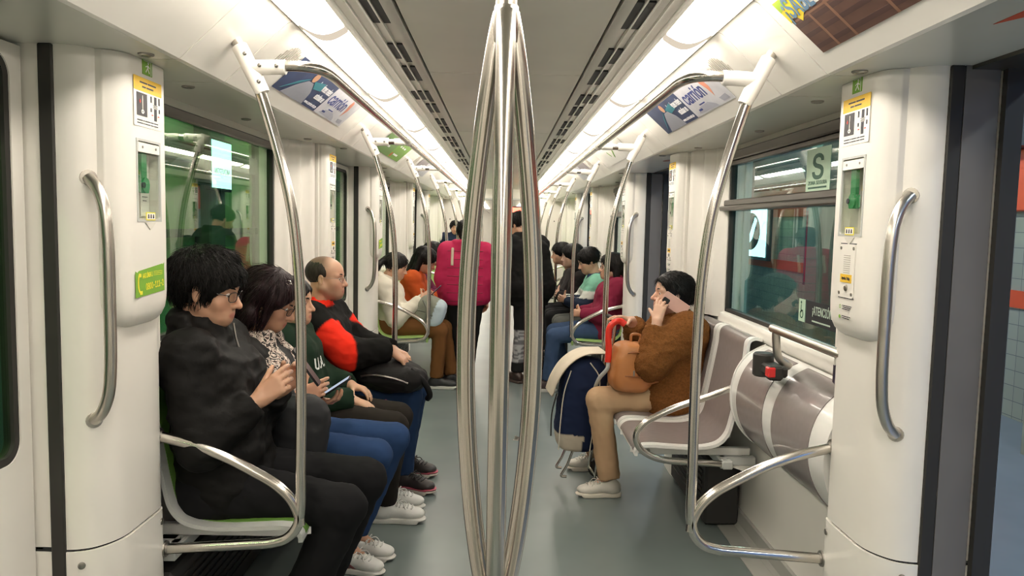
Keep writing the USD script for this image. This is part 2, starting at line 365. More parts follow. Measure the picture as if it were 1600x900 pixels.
# ---- doors: two leaves each; the right-hand ones stand open, their leaves parked outside the pillars
def leaf(y0, y1):
    out = sbox(y0, .02, y1, 1.905); win = sbox(y0 + .062, .86, y1 - .06, 1.86).buffer(-.04).buffer(.04)
    rub = win.buffer(.016)
    f = lambda p, x0, x1: trimesh.creation.extrude_polygon(p, x1 - x0, engine='earcut')
    def stand(m, x0): v = m.vertices.copy(); m.vertices = np.c_[x0 + v[:, 2], v[:, 0], v[:, 1]]; return m
    return (stand(f(out.difference(rub), 0, .034), 1.236), stand(f(rub.difference(win.buffer(-.004)), 0, .028), 1.240), stand(f(win, 0, .006), 1.250), bx(1.228, 1.276, y1, y1 + .020, .02, 1.905))
di = 0
for s, side in SIDES:
    for yd in DOORS:
        di += 1; d = thing(f'door_{di}', kind='structure')
        for fl in (0, 1):
            a, b, c, e = leaf(-.705, -.017)
            if s > 0:
                for m in (a, b, c, e): m.apply_translation([.062, -.685, 0])
            for nm, m, mm in (('door_leaf', a, WHITE2 if s < 0 else GREYPL), ('glass_rubber', b, RUBBER), ('door_glass', c, GLASSL if s < 0 else GLASSR), ('leaf_edge_rubber', e, RUBBER)):
                obj(nm, mx(my(m, fl, yd), s), mm, d)
            if s > 0:
                obj('jamb', mx(my(bx(1.195, 1.286, -.722, -.704, 0, ZP), fl, yd), s), mat('jamb_grey', (.15, .14, .13), rough=.5), d)
        obj('threshold', mx(my(bx(1.16, 1.30, -.71, .71, -.03, .006), 0, yd), s), STEEL, d)
        obj('door_head', mx(my(bx(1.272 if s < 0 else 1.21, 1.40, -.75, .75, 1.905, 2.0), 0, yd), s), BROWNMETAL, d)

# ---- far bulkhead with the gangway, and the next carriage beyond it
B = thing('wall_end', kind='structure')
obj('bulkhead', cat(bx(-1.3, -.62, YF, YF + .09, 0, 2.2), bx(.62, 1.3, YF, YF + .09, 0, 2.2), bx(-.62, .62, YF, YF + .09, 1.93, 2.2)), WHITE, B)
obj('gangway_frame', cat(bx(-.64, -.60, YF - .012, YF + .1, 0, 1.95, .006), bx(.60, .64, YF - .012, YF + .1, 0, 1.95, .006), bx(-.6, .6, YF - .012, YF + .1, 1.915, 1.95, .006)), GREYPL, B)
for i in range(9):
    y0 = YF + .1 + i * .1
    obj('bellows_fold', cat(*[bx(sx * .66, sx * .72, y0, y0 + .085, 0, 2.0, .02) for sx in (-1, 1)], bx(-.66, .66, y0, y0 + .085, 1.96, 2.02, .02)), GREYPL, B)
for s in (-1, 1):
    obj('bulkhead_screw', lathe([(0, 0), (0, .014), (.004, .013), (.005, 0)], (s * .96, YF - .001, 1.55), (0, -1, 0), 14), SCREW, B)
N = thing('wall_next_carriage', kind='structure'); yn, ye = YF + 1.0, 33.0
obj('side_wall', cat(bx(-1.25, -1.15, yn, ye, 0, 2.12)), WHITE, N); obj('side_wall', bx(1.15, 1.25, yn, ye, 0, 2.12), WHITE, N)
obj('end_wall', bx(-1.2, 1.2, ye, ye + .1, 0, 2.2), WHITE, N)
obj('near_bulkhead', cat(bx(-1.25, -.62, yn, yn + .08, 0, 2.2), bx(.62, 1.25, yn, yn + .08, 0, 2.2)), WHITE, N)
obj('roof_lining', cat(bx(-1.25, 1.25, yn, ye, 2.12, 2.2), *[extrude_y([(sx * .69, 2.12), (sx * 1.2, 1.9), (sx * 1.2, 2.12)], yn, ye) for sx in (-1, 1)]), CEIL, N)
for s in (-1, 1):
    for i in range(8): obj('dark_window', bx(s * 1.145, s * 1.152, yn + .8 + i * 2.1, yn + 2.0 + i * 2.1, 1.0, 1.88), mat('far_glass', (.03, .06, .05), rough=.1), N)
    for i in range(12): obj('lamp_strip', bx(s * .53, s * .67, yn + .2 + 1.4 * i, yn + 1.55 + 1.4 * i, 2.095, 2.118), LAMPM, N)
    for i in range(5):
        yy = yn + 1.5 + i * 2.1
        obj('far_pole', tube(spline([(s * .8, yy, 2.01), (s * .70, yy, 1.75), (s * .63, yy, 1.4), (s * .62, yy, .9), (s * .62, yy, .5)]), .016, 10), STEEL, N)
    obj('far_rail', cyl((s * .55, yn, 1.93), (s * .55, ye, 1.93), .016, 10), STEEL, N)

# ---- ceiling lamps
lamp_no = 0
for s, side in SIDES:
    for k in range(-4, 9):
        y0 = 2.60 + 1.29 * k; y1 = min(y0 + 1.29, YF - .02); y0 = max(y0, YB + .02)
        t = thing('ceiling_light', f'lit white ceiling lamp panel, ' + (f'{ORD[k + 1]} from the camera' if k >= -1 else f'{ORD[-k - 2]} behind the camera') + f' in the row above the {side} side', 'ceiling light', group=f'lamp panels above the {side} side')
        a = np.linspace(0, 1, 11); arc = [(.527 + .141 * q, 2.108 - .026 * math.sin(PI * q)) for q in a]
        lo = [(x, z + .004) for x, z in arc[::-1]]
        obj('diffuser', mx(extrude_y(arc + lo, y0 + .028, y1 - .028), s), LAMPM, t, smooth=50)
        arc2 = [(.526 + .143 * q, 2.107 - .031 * math.sin(PI * q)) for q in a]
        for ya, yb_ in ((y0, y0 + .030), (y1 - .030, y1)):
            obj('end_cap', mx(extrude_y(arc2 + [(x, z + .012) for x, z in arc2[::-1]], ya, yb_), s), LAMPEND, t, smooth=50)

# ---- outside: platform on the right, green-lit tunnel wall on the left
out = thing('wall_platform', kind='structure')
TILE = mat('station_tile', (.42, .43, .38), rough=.4, var=.05)
ORANGE = mat('orange_band', (.85, .10, .025), rough=.45, var=.04)
obj('tile_wall', bx(4.2, 4.3, -6, 26, -.1, 2.7), usdkit.material(stage, '/World/Looks/tile_grid', {'g': ('geometry', {}), 'sx': ('separate_xyz', {}), 'cx': ('combine_xyz', {}), 'b': ('brick_texture', {'offset': 0.0, 'color1': (.34, .33, .24), 'color2': (.39, .38, .28), 'mortar': (.16, .16, .14), 'scale': 4.0, 'mortar_size': .012, 'brick_width': .5, 'row_height': .5}), 'p': ('principled_bsdf', {'roughness': .4})},
    [('g.position', 'sx.vector'), ('sx.y', 'cx.x'), ('sx.z', 'cx.y'), ('cx.vector', 'b.vector'), ('b.color', 'p.base_color')], surface='p.BSDF'), out)
obj('orange_band', bx(4.14, 4.2, -6, 26, 1.67, 2.17, .01), ORANGE, out); obj('orange_stripe', bx(4.18, 4.2, -6, 26, .89, 1.03), ORANGE, out)
obj('dark_fascia', bx(4.0, 4.2, -6, 26, 2.17, 2.72), mat('fascia_dark', (.03, .03, .035), rough=.5), out)
obj('wall_cable', cyl((4.1, -6, 2.86), (4.1, 26, 2.86), .008, 8), RUBBER, out)
for i in range(8):
    obj('column', bx(3.6, 3.95, -3 + 3.9 * i, -2.65 + 3.9 * i, -.1, 2.7, .02), mat('column_beige', (.34, .31, .22), rough=.5), out)
obj('floor_platform', cat(bx(1.46, 4.2, -6, 26, -.2, -.02)), mat('platform_floor', (.20, .22, .24), rough=.25, var=.1, vscale=2.), kind='structure')
obj('trim_platform_edge', bx(1.46, 1.78, -6, 26, -.02, -.012), mat('edge_yellow', (.40, .40, .36), rough=.5), kind='structure')
obj('ceiling_platform', bx(1.7, 3.9, -6, 26, 3.1, 3.2), mat('platform_soffit', (.06, .06, .065), rough=.6), kind='structure')
for i in range(7):
    t = thing('platform_lamp', f'cool tube lamp under the platform soffit, {ORD[i]} along the platform', 'lamp', group='platform tube lamps')
    obj('tube', bx(2.6, 2.72, -3 + 4 * i, -1.4 + 4 * i, 3.06, 3.085), glow('platform_tube', (.78, .92, 1.0), 60.0), t); obj('housing', bx(2.57, 2.75, -3.05 + 4 * i, -1.35 + 4 * i, 3.085, 3.1), GREYPL, t)
TW = thing('wall_tunnel', kind='structure')
GREENW = mat('tunnel_green', (.17, .32, .12), rough=.5, var=.25, vscale=1.2)
obj('green_wall', bx(-3.4, -3.3, -6, 26, -.6, 3.2), GREENW, TW)
for i in range(16):
    obj('dark_pier', bx(-3.3, -3.12, -5 + 1.9 * i, -4.55 + 1.9 * i, -.6, 3.2, .02), mat('pier_dark', (.05, .09, .05), rough=.6), TW)
for z0, z1, nm in ((-.6, .25, 'low_kerb'), (2.05, 2.25, 'cable_tray'), (1.28, 1.36, 'rail_band')):
    obj(nm, bx(-3.3, -3.22, -6, 26, z0, z1), mat('tray_dark', (.04, .06, .04), rough=.5), TW)
obj('roof', bx(-3.4, -1.5, -6, 26, 3.2, 3.3), mat('tunnel_roof', (.05, .06, .05), rough=.7), TW)
for i in range(8):
    t = thing('tunnel_lamp', f'green-white tube lamp on the tunnel roof, {ORD[i]} along the tunnel', 'lamp', group='tunnel tube lamps')
    obj('tube', bx(-2.2, -2.12, -4 + 3.4 * i, -2.6 + 3.4 * i, 3.13, 3.16), glow('tunnel_tube', (.75, 1.0, .62), 65.0), t); obj('housing', bx(-2.23, -2.09, -4.05 + 3.4 * i, -2.55 + 3.4 * i, 3.16, 3.2), GREYPL, t)
obj('ground_track', bx(-3.4, -1.3, -6, 26, -.7, -.6), mat('ballast', (.10, .10, .09), rough=.9), kind='structure')
# ---------------------------------------------------------------- poles, rails and handles
RP = .0163
POLES = [BAY0 - 1.05 + 2.1 * k for k in range(-2, 6)]          # 2.36 is the nearest in view
def stanchion(label, first):
    """built for the left side at y = 0; x as in the carriage."""
    t = thing('stanchion', label, 'grab pole', group='stanchions with armrest loops')
    top = spline([(-.812, 0, 2.018), (-.79, 0, 1.985), (-.758, 0, 1.922), (-.702, 0, 1.755), (-.646, 0, 1.535), (-.620, 0, 1.31), (-.614, 0, 1.10), (-.614, 0, .90), (-.616, 0, .70), (-.617, 0, .57), (-.628, 0, .515), (-.660, 0, .477), (-.71, 0, .461), (-.78, 0, .455), (-1.05, 0, .436)], 9)
    obj('pole', tube(top, RP, 18), STEELP, t)
    obj('armrest', tube(spline([(-1.06, 0, .80), (-.95, 0, .772), (-.857, 0, .739), (-.76, 0, .69), (-.69, 0, .648), (-.645, 0, .603), (-.622, 0, .555), (-.617, 0, .52)], 8), RP, 18), STEELP, t)
    c = (A([-.758, 0, 1.922]) - A([-.79, 0, 1.985])); c /= np.linalg.norm(c); p0 = A([-.797, 0, 1.995])
    sl = cat(tube([p0, p0 + c * .004, p0 + c * .115, p0 + c * .150, p0 + c * .155], [.021, .0235, .0235, .0215, .020], 20))
    tee = p0 + c * .072
    obj('joint_sleeve', sl, JOINT, t)
    obj('joint_branch', tube([tee, tee + [.06, 0, .003], tee + [.105, 0, .004], tee + [.107, 0, .004]], [.0225, .0225, .0225, .020], 20), JOINT, t)
    if not first:
        obj('cross_bar', tube([tee + [.10, 0, .004], (-.552, 0, tee[2] + .005)], RP, 16), STEELP, t)
        obj('rail_clamp', cat(cyl((-.625, 0, tee[2] + .005), (-.565, 0, tee[2] + .005), .020, 18), cyl((-.55, -.03, tee[2] + .005), (-.55, .03, tee[2] + .005), .0205, 18)), JOINT, t)
    for q in (p0 + c * .035, p0 + c * .125):
        obj('bolt', lathe([(0, .006), (.004, .006), (.006, .003), (.006, 0)], q + [.008, -.0205, .004], (.1, -1, 0), 10), SCREW, t)
    for dx in (.035, .085):
        obj('bolt', lathe([(0, .006), (.004, .006), (.006, .003), (.006, 0)], tee + [dx, -.021, .004], (0, -1, 0), 10), SCREW, t)
    n = A([.66, 0, -.75]); b = Board((-.816, 0, 2.019), (0, 1, 0), np.cross(n, (0, 1, 0)))
    obj('hole_collar', b.poly(Point(0, 0).buffer(.032), .004, 0), RUBBER, t)
    for z, x in ((.80, -1.043), (.437, -1.03)):
        obj('wall_flange', lathe([(0, 0), (0, .026), (.005, .025), (.006, .017), (.012, .0165), (.012, 0)], (x - .012, 0, z), (1, 0, 0), 18), SCREW, t)
    return t
s_first = stanchion('x', True); s_next = stanchion('x', False)
def pole_label(k, side):
    where = f'{ORD[k]} from the camera' if k >= 0 else f'{ORD[-k - 1]} behind the camera'
    return f'curved stainless stanchion with armrest loop on the {side} bench side, {where}'
for s, side in SIDES:
    for i, y in enumerate(POLES):
        k = i - 2; src = s_first if k == 0 else s_next; rz = 0 if s < 0 else PI
        if s < 0 and k in (0, 1):
            UsdGeom.Xformable(src).GetOrderedXformOps()[0].Set(Gf.Vec3d(0, y, 0)); tag(src, pole_label(k, side))
        else:
            dup(src, (0, y, 0), rz, pole_label(k, side), name='stanchion')
for s, side in SIDES:
    r = thing('ceiling_rail', f'long stainless hand rail hung under the lamps along the {side} side', 'hand rail')
    z = 1.938
    obj('rail', tube(np.vstack([spline([(s * .70, POLES[2], z), (s * .64, POLES[2], z + .001), (s * .605, POLES[2] + .004, z + .001), (s * .575, POLES[2] + .03, z + .001), (s * .556, POLES[2] + .085, z), (s * .55, POLES[2] + .16, z)], 7), [(s * .55, y, z) for y in np.linspace(POLES[2] + .3, YF - .35, 20)], [(s * .55, YF - .3, z), (s * .55, YF, z)]]), RP, 18), STEELP, r)
# the triple pole in the doorway, and its sisters further on
def triple(label, y):
    t = thing('triple_pole', label, 'grab pole', loc=(0, y, 0), group='triple poles in the doorways')
    obj('upper_post', cat(cyl((0, 0, 1.80), (0, 0, 2.121), .0185, 20)), STEELP, t)
    obj('lower_post', cyl((0, 0, 0), (0, 0, .80), .0185, 20), STEELP, t)
    obj('top_hub', lathe([(0, .0), (0, .021), (.03, .023), (.06, .021), (.06, 0)], (0, 0, 1.785), (0, 0, 1), 24), STEELP, t)
    obj('bottom_hub', lathe([(0, 0), (0, .021), (.03, .023), (.06, .021), (.06, 0)], (0, 0, .745), (0, 0, 1), 24), STEELP, t)
    obj('floor_flange', lathe([(0, .05), (.006, .05), (.012, .03), (.02, .024), (.02, 0)], (0, 0, .0), (0, 0, 1), 24), STEELP, t)
    obj('ceiling_flange', lathe([(0, .05), (.006, .05), (.012, .03), (.02, .024), (.02, 0)], (0, 0, 2.121), (0, 0, -1), 24), STEELP, t)
    for a in (-90, 30, 150):
        u = A([math.cos(math.radians(a)), math.sin(math.radians(a)), 0])
        zs = [(1.835, .008), (1.80, .016), (1.72, .030), (1.62, .044), (1.50, .058), (1.38, .067), (1.27, .070), (1.16, .068), (1.05, .060), (.95, .048), (.87, .034), (.80, .017), (.765, .008)]
        obj('bowed_bar', tube(spline([tuple(u * r) [:2] + (z,) for z, r in zs], 6), .0168, 20), STEELP, t)
    return t
tri = triple('stainless pole of three bowed bars standing closest to the camera', 1.33)
dup(tri, (0, 5.56, 0), 0, 'stainless pole of three bowed bars in the second doorway, hidden behind the closest one')
dup(tri, (0, 9.76, 0), 0, 'stainless pole of three bowed bars in the third doorway')
# door handles on the pillars
def handle(label):
    t = thing('grab_handle', label, 'grab handle', group='grab handles on the door pillars')
    pth = spline([(-1.088, .0, 1.578), (-1.06, -.014, 1.552), (-1.036, -.026, 1.50), (-1.026, -.031, 1.42), (-1.024, -.032, 1.25), (-1.026, -.031, 1.08), (-1.036, -.026, 1.005), (-1.06, -.014, .955), (-1.088, .0, .93)], 8)
    obj('bar', tube(pth, .0155, 18), STEEL, t)
    for z in (1.578, .93): obj('foot_plate', lathe([(0, 0), (0, .022), (.004, .021), (.005, 0)], (-1.089, .001, z), (.66, -.75, 0), 16), STEEL, t)
    return t
H = None
for s, side in SIDES:
    for k, yb in enumerate(BAYS):
        for fl in (0, 1):
            yy = yb - 1.362 if not fl else yb + 1.362
            where = ('near ' if not fl else 'far ') + f'end of the {ORD[k - 1] if k else "zeroth"} bench bay' if k else ('bench bay behind the camera, ' + ('rear' if not fl else 'front') + ' end')
            lab = f'curved grab handle on the {side} pillar, {where}'
            if fl: continue                                           # only the pillar ends that face the camera carry one
            if k == 0: continue
            if H is None:
                H = handle(lab); UsdGeom.Xformable(H).GetOrderedXformOps()[0].Set(Gf.Vec3d(0, yy, 0))
            elif s < 0: dup(H, (0, yy, 0), 0, lab)
            else:
                if k == 1: HR = None
                if HR is None:
                    HR = thing('grab_handle', lab, 'grab handle', (0, yy, 0), group='grab handles on the door pillars')
                    pth = spline([(1.088, .0, 1.578), (1.06, -.014, 1.552), (1.036, -.026, 1.50), (1.026, -.031, 1.42), (1.024, -.032, 1.25), (1.026, -.031, 1.08), (1.036, -.026, 1.005), (1.06, -.014, .955), (1.088, .0, .93)], 8)
                    obj('bar', tube(pth, .0155, 18), STEEL, HR)
                    for z in (1.578, .93): obj('foot_plate', lathe([(0, 0), (0, .022), (.004, .021), (.005, 0)], (1.089, .001, z), (-.66, -.75, 0), 16), STEEL, HR)
                else: dup(HR, (0, yy, 0), 0, lab)

# ---------------------------------------------------------------- things on the pillar pods
YEL = P('sticker_yellow', (.80, .50, .03)); INK = P('ink_dark', (.03, .03, .04)); PAPER = P('sticker_paper', (.84, .82, .76)); GRN = P('sticker_green', (.20, .42, .04)); PALE = P('print_pale', (.80, .80, .76))
YELT = P('print_yellow', (.85, .75, .05)); REDP = P('print_red', (.70, .06, .04)); PHOTO = P('print_photo', (.05, .045, .05)); HANDLEG = mat('lever_green', (.03, .26, .09), rough=.35)
def pod_board(s, yb, fl, z):
    """origin on the pod face, u reading direction (+u to the viewer's right), face towards the aisle."""
    yc = yb + (1.19 if fl else -1.19)
    return Board((s * 1.0078, yc, z), (0, 1, 0) if s < 0 else (0, -1, 0), (0, 0, 1))
def lines(b, x0, x1, ys, h, lift=.0012):
    return cat(*[b.rect(x0 + (i % 2) * .004, y, x1 - (i % 3) * .006, y + h, .0005, lift) for i, y in enumerate(ys)])
def instruction(s, yb, fl, lab):
    b = pod_board(s, yb, fl, 1.79); b.v = b.v * .72; t = thing('instruction_sticker', lab, 'sticker', group='emergency instruction stickers')
    obj('sheet', b.rect(-.085, -.085, .085, .085, .0007, .0003, .004), PAPER, t)
    obj('yellow_header', b.rect(-.085, .05, .085, .103, .0009, .0004, .003), YEL, t)
    obj('header_print', cat(*[b.rect(x, y, x + w, y + .006, .0004, .0013) for y, row in ((.081, ((-.05, .045), (-.001, .05))), (.065, ((-.036, .022), (-.010, .042)))) for x, w in row]), INK, t)
    obj('photo_print', b.rect(-.07, -.044, -.008, .043, .0006, .0011), PHOTO, t)
    obj('photo_cord', cat(b.rect(-.0375, -.02, -.0345, .035, .0004, .0018), b.poly(Point(-.036, -.027).buffer(.0085).difference(Point(-.036, -.027).buffer(.003)), .0004, .0018)), PAPER, t)
    obj('red_mark', cat(b.rect(-.056, .008, -.046, .012, .0004, .0018), b.rect(-.053, .003, -.049, .018, .0004, .0018), b.rect(.019, -.032, .028, -.028, .0004, .0018), b.rect(.058, -.032, .067, -.028, .0004, .0018)), REDP, t)
    obj('diagram', cat(b.rect(.037, .013, .052, .044, .0004, .0011), b.rect(.036, -.05, .052, -.004, .0004, .0011), b.rect(.014, .018, .022, .042, .0004, .0011), b.rect(.064, .016, .073, .044, .0004, .0011), b.rect(.014, -.018, .022, -.004, .0004, .0011), b.rect(.066, -.016, .073, .0, .0004, .0011),
                      *[b.rect(.034 - .003 * (i % 2), -.003 + i * .0042, .055 + .003 * (i % 2), -.001 + i * .0042, .0004, .0011) for i in range(4)]), INK, t)
    obj('small_print', cat(*[b.rect(x, y, x + w, y + .0038, .0004, .0011) for y in (-.063, -.074) for x, w in ((-.068, .034), (-.031, .008), (-.02, .03), (.013, .018), (.034, .026))]), INK, t)
    return t
def exit_sticker(s, yb, fl, lab):
    b = pod_board(s, yb, fl, 1.899); b.v = b.v * .8
    t = thing('exit_sticker', lab, 'sticker', group='green exit stickers')
    obj('sheet', b.rect(-.032, -.03, .028, .022, .0007, .0003), GRN, t)
    obj('running_figure', cat(b.poly(Point(.004, .012).buffer(.0045), .0004, .0011), b.poly([(-.004, .005), (.006, .006), (.004, -.008), (-.003, -.007)], .0004, .0011), b.poly([(-.003, -.006), (.003, -.006), (.012, -.020), (.008, -.023)], .0004, .0011), b.poly([(-.004, -.006), (.001, -.006), (-.010, -.022), (-.014, -.019)], .0004, .0011), b.poly([(.005, .004), (.014, -.002), (.012, -.005), (.004, 0)], .0004, .0011), b.poly([(-.003, .004), (-.014, -.001), (-.013, -.004), (-.003, .001)], .0004, .0011),
        b.rect(.018, -.028, .021, .019, .0004, .0011), b.rect(-.026, .017, .021, .019, .0004, .0011)), PALE, t)
def emergency_box(s, yb, fl, lab):
    b = pod_board(s, yb, fl, 1.58); t = thing('emergency_box', lab, 'emergency box', group='emergency door release boxes')
    w, h = .074, .115
    fr = sbox(-w, -h, w, h).buffer(-.012).buffer(.012); inn = sbox(-w + .006, -h + .006, w - .006, h - .006).buffer(-.01).buffer(.01)
    obj('frame', b.poly(sbox(-w, -h, w, h).difference(inn), .006, -.005), GREYPL, t)
    obj('recess', b.poly(fr, .0008, -.0335), mat('recess_shadow', (.60, .57, .50), rough=.45), t)
    obj('inner_plate', b.rect(.012, -.10, .062, .06, .001, -.031), PAPER, t)
    obj('cover_strip', b.rect(-w + .008, h - .036, w - .008, h - .010, .003, -.002, .003), PAPER, t)
    obj('cover', b.poly(inn.buffer(-.003), .0015, -.004), CLEAR, t)
    xo = -.028 if s < 0 else -.035
    kn = b.put(xf(trimesh.creation.cylinder(.022, .015, sections=24), trimesh.transformations.translation_matrix([xo + .022, -.012, 0])), -.013)
    obj('lever', cat(b.poly(LineString([(xo + .02, .078), (xo + .02, .0)]).buffer(.016, cap_style=2), .010, -.020), kn, b.rect(xo - .002, -.034, xo + .046, .006, .012, -.021, .006)), HANDLEG, t)
    obj('lever_hub', b.put(xf(trimesh.creation.cylinder(.008, .006, sections=16), trimesh.transformations.translation_matrix([xo + .004, -.012, 0])), -.0055), INK, t)
    obj('cover_screw', cat(*[b.put(xf(trimesh.creation.cylinder(.0035, .003, sections=12), trimesh.transformations.translation_matrix([x, h - .022, 0])), .0015) for x in (-.04, .042)]), SCREW, t, kind='stuff')
    obj('plate_print', lines(b, .018, .052, (-.045, -.056), .002, -.0298), INK, t)
    q = b.rect(-.026, -h + .004, .030, -h + .027, .001, .0011); obj('seal_tag', q, YELT, t)
    obj('seal_marks', cat(b.rect(-.023, -h + .007, .027, -h + .024, .0004, .0022), ), PAPER, t)
    obj('seal_figures', cat(*[b.poly([(x - .004, -h + .010), (x + .004, -h + .010), (x + .0025, -h + .021), (x - .0025, -h + .021)], .0004, .0027) for x in (-.013, .002, .017)]), INK, t)
    obj('finger_notch', b.poly([(-.03, -h - .002), (.034, -h - .002), (.006, -h - .022), (-.002, -h - .022)], .002, .0), mat('notch', (.70, .67, .60), rough=.4), t)
def intercom(s, yb, fl, lab):
    b = pod_board(s, yb, fl, 1.365); t = thing('intercom_panel', lab, 'intercom', group='passenger intercom panels')
    obj('plate', b.rect(-.048, -.078, .048, .078, .003, 0, .006), WHITE2, t)
    obj('plate_groove', cat(b.rect(-.050, .078, .050, .0805, .001, .0), b.rect(-.050, -.0805, .050, -.078, .001, 0)), INK, t)
    for x, y in ((-.04, .066), (.04, .066), (-.04, -.066), (.04, -.066)): obj('screw', b.put(xf(trimesh.creation.cylinder(.0048, .003, sections=12), trimesh.transformations.translation_matrix([x, y, 0])), .0035), SCREW, t)
    obj('speaker_slots', cat(*[b.rect(-.02, -.006 + i * .0062, .022, -.0042 + i * .0062, .0005, .0031) for i in range(9)]), MATS['slit'], t)
    obj('yellow_label', b.rect(-.036, -.034, .036, -.010, .0008, .0031), YEL, t); obj('label_lettering', b.text('Ayuda / Help', .008, -.026, -.0255, .052, lift=.0041, bold=True), INK, t)
    obj('call_button', lathe([(0, 0), (0, .010), (.003, .0095), (.005, .006), (.005, 0)], b.at(.004, -.049, .003), b.n, 16), SCREW, t)
    obj('notice_print', cat(lines(b, -.018, .042, (-.103, -.108, -.113), .0022, .0012), lines(b, -.018, .036, (-.134, -.139), .0022, .0012)), INK, t)
    obj('notice_icons', cat(b.poly(Point(-.032, -.106).buffer(.006).difference(Point(-.032, -.106).buffer(.0045)), .0004, .0012), b.poly(Point(-.032, -.136).buffer(.0055), .0004, .0012)), GRN, t)
def hotline(s, yb, fl, lab):
    b = pod_board(s, yb, fl, 1.292); t = thing('hotline_sticker', lab, 'sticker', group='green hotline stickers')
    obj('sheet', b.poly([(-.095, -.038), (.085, -.030), (.085, .052), (.073, .046), (.074, .05), (-.075, .036), (-.083, .031), (-.095, .036)], .0007, .0004), GRN, t)
    arc = LineString([(-.068 + .012 * math.cos(a), .002 + .026 * math.sin(a)) for a in np.linspace(PI * .62, PI * 1.45, 12)]).buffer(.0035)
    obj('phone_symbol', b.poly(arc.union(sbox(-.077, .018, -.062, .028)).union(sbox(-.071, -.031, -.056, -.021)), .0005, .0012), YELT, t)
    obj('lettering', cat(b.text('AAI LÍNEA 1', .013, -.054, .014, .062, lift=.0012, rot=.05, bold=True), b.text('0800-111-2', .018, -.034, -.020, .112, lift=.0012, rot=.05, bold=True), *[b.rect(.014, .019 + .005 * i, .072, .0202 + .005 * i, .0004, .0012) for i in range(3)]), YELT, t)
for s, side in SIDES:
    for k, yb in enumerate(BAYS):
        for fl in (0, 1):
            if k == 0 or (k == 3 and fl): continue
            w = f'on the {side} pillar, {"near" if not fl else "far"} end of {ORD[k - 1]} bench bay'
            instruction(s, yb, fl, 'yellow-headed picture sticker ' + w)
            if k == 1 and not fl or k == 2: exit_sticker(s, yb, fl, 'green running-man sticker ' + w)
            emergency_box(s, yb, fl, 'clear-covered lever box ' + w)
            if s < 0 and not fl: hotline(s, yb, fl, 'green telephone sticker ' + w)
            else: intercom(s, yb, fl, 'white intercom plate ' + w)

# ---------------------------------------------------------------- posters on the cove hatches
def cove_board(s, y):
    n = A([-s * .193, 0, -.221]); n /= np.linalg.norm(n); u = A([0, 1, 0]) if s < 0 else A([0, -1, 0])
    return Board(A([s * .7955, y, 2.0175]) + n * .0022, u, np.cross(n, u))
NAVY = P('ad_navy', (.035, .055, .13), var=.35, vscale=7.); TEAL = P('ad_teal', (.04, .22, .27)); SKINP = P('ad_skin', (.55, .30, .18)); SILV = P('ad_silver', (.60, .60, .64), var=.12, vscale=9.); BLUEL = P('ad_blue_lettering', (.05, .07, .25)); GREYP = P('ad_grey', (.30, .31, .36)); WH = P('ad_white', (.82, .82, .84))
def carrion(s, yc, lab):
    b = cove_board(s, yc); t = thing('poster', lab, 'poster', group='navy and silver posters on the coves')
    L, Hh = .575, .082
    b.o = b.o + b.v * .004
    obj('navy_half', b.rect(-L, -Hh, .04 if s < 0 else .04, Hh, .0015, .0004), NAVY, t)
    obj('silver_half', b.rect(.04, -Hh, L, Hh, .0015, .0004), SILV, t)
    obj('pictured_person', cat(b.poly(Polygon([(-.48, -Hh), (-.40, -.02), (-.33, .018), (-.26, .02), (-.20, -.02), (-.17, -Hh)]), .0004, .002)), GREYP, t)
    obj('pictured_cape', cat(b.poly([(-.52, -.07), (-.42, -.005), (-.33, .03), (-.36, .01), (-.46, -.04)], .0004, .0026), b.poly([(-.27, .03), (-.14, .05), (-.12, .01), (-.22, .0)], .0004, .0026)), TEAL, t)
    obj('pictured_face', cat(b.poly(affinity.scale(Point(-.295, .045).buffer(.03), 1, .75), .0004, .003), ), SKINP, t)
    obj('lettering_white', cat(b.text('Los héroes reales', .034, -.20, .015, .225, lift=.0022, bold=True), b.text('estudian en', .030, -.12, -.030, .14, lift=.0022, bold=True), b.text('www.carrion.edu.pe', .016, -.17, -.068, .19, lift=.0022)), WH, t)
    obj('lettering_blue', b.text('carrión', .062, .075, -.012, .30, lift=.0022, bold=True), BLUEL, t)
    obj('red_swoosh', b.poly([(.40, .07), (.44, .06), (.455, .01), (.425, -.035), (.415, .01), (.395, .04)], .0004, .0022), P('ad_salmon', (.75, .30, .20)), t)
    obj('grey_print', cat(b.poly([(.10, -.07), (.16, -.045), (.30, -.04), (.36, -.06), (.38, -.078)], .0004, .0022), b.poly([(.44, -.05), (.53, -.045), (.54, -.07), (.46, -.072)], .0004, .0022)), P('ad_pale_grey', (.42, .43, .50)), t)
    obj('dark_print', cat(b.rect(.19, -.038, .27, -.032, .0004, .0027), b.rect(.13, -.062, .18, -.052, .0004, .0027)), BLUEL, t)
carrion(-1, 3.445, 'navy and silver poster with white slogan on the left cove, closest to the camera')
carrion(1, 3.445, 'navy and silver poster with blue lettering on the right cove above the window')
def plain_poster(s, yc, L, lab, cols, txt):
    b = cove_board(s, yc); t = thing('poster', lab, 'poster'); n = len(cols)
    for i, c in enumerate(cols): obj('print_field', b.rect(-L + 2 * L * i / n, -.085, -L + 2 * L * (i + 1) / n, .085, .0015, .0004), c, t)
    obj('lettering', cat(*[b.rect(x, y, x + w, y + .016, .0004, .0022) for x, y, w in txt]), WH, t)
AG = P('ad_green', (.16, .28, .09)); AG2 = P('ad_green_bright', (.20, .38, .07)); AGREY = P('ad_mauve', (.30, .27, .28))
plain_poster(-1, 5.70, .55, 'two-tone green poster on the left cove over the second door', (AG, AG2), ((-.4, .02, .2), (-.38, -.02, .16), (.1, .03, .06), (.2, .03, .06), (.3, .03, .06), (.12, -.05, .2)))
bq = cove_board(-1, 5.70)
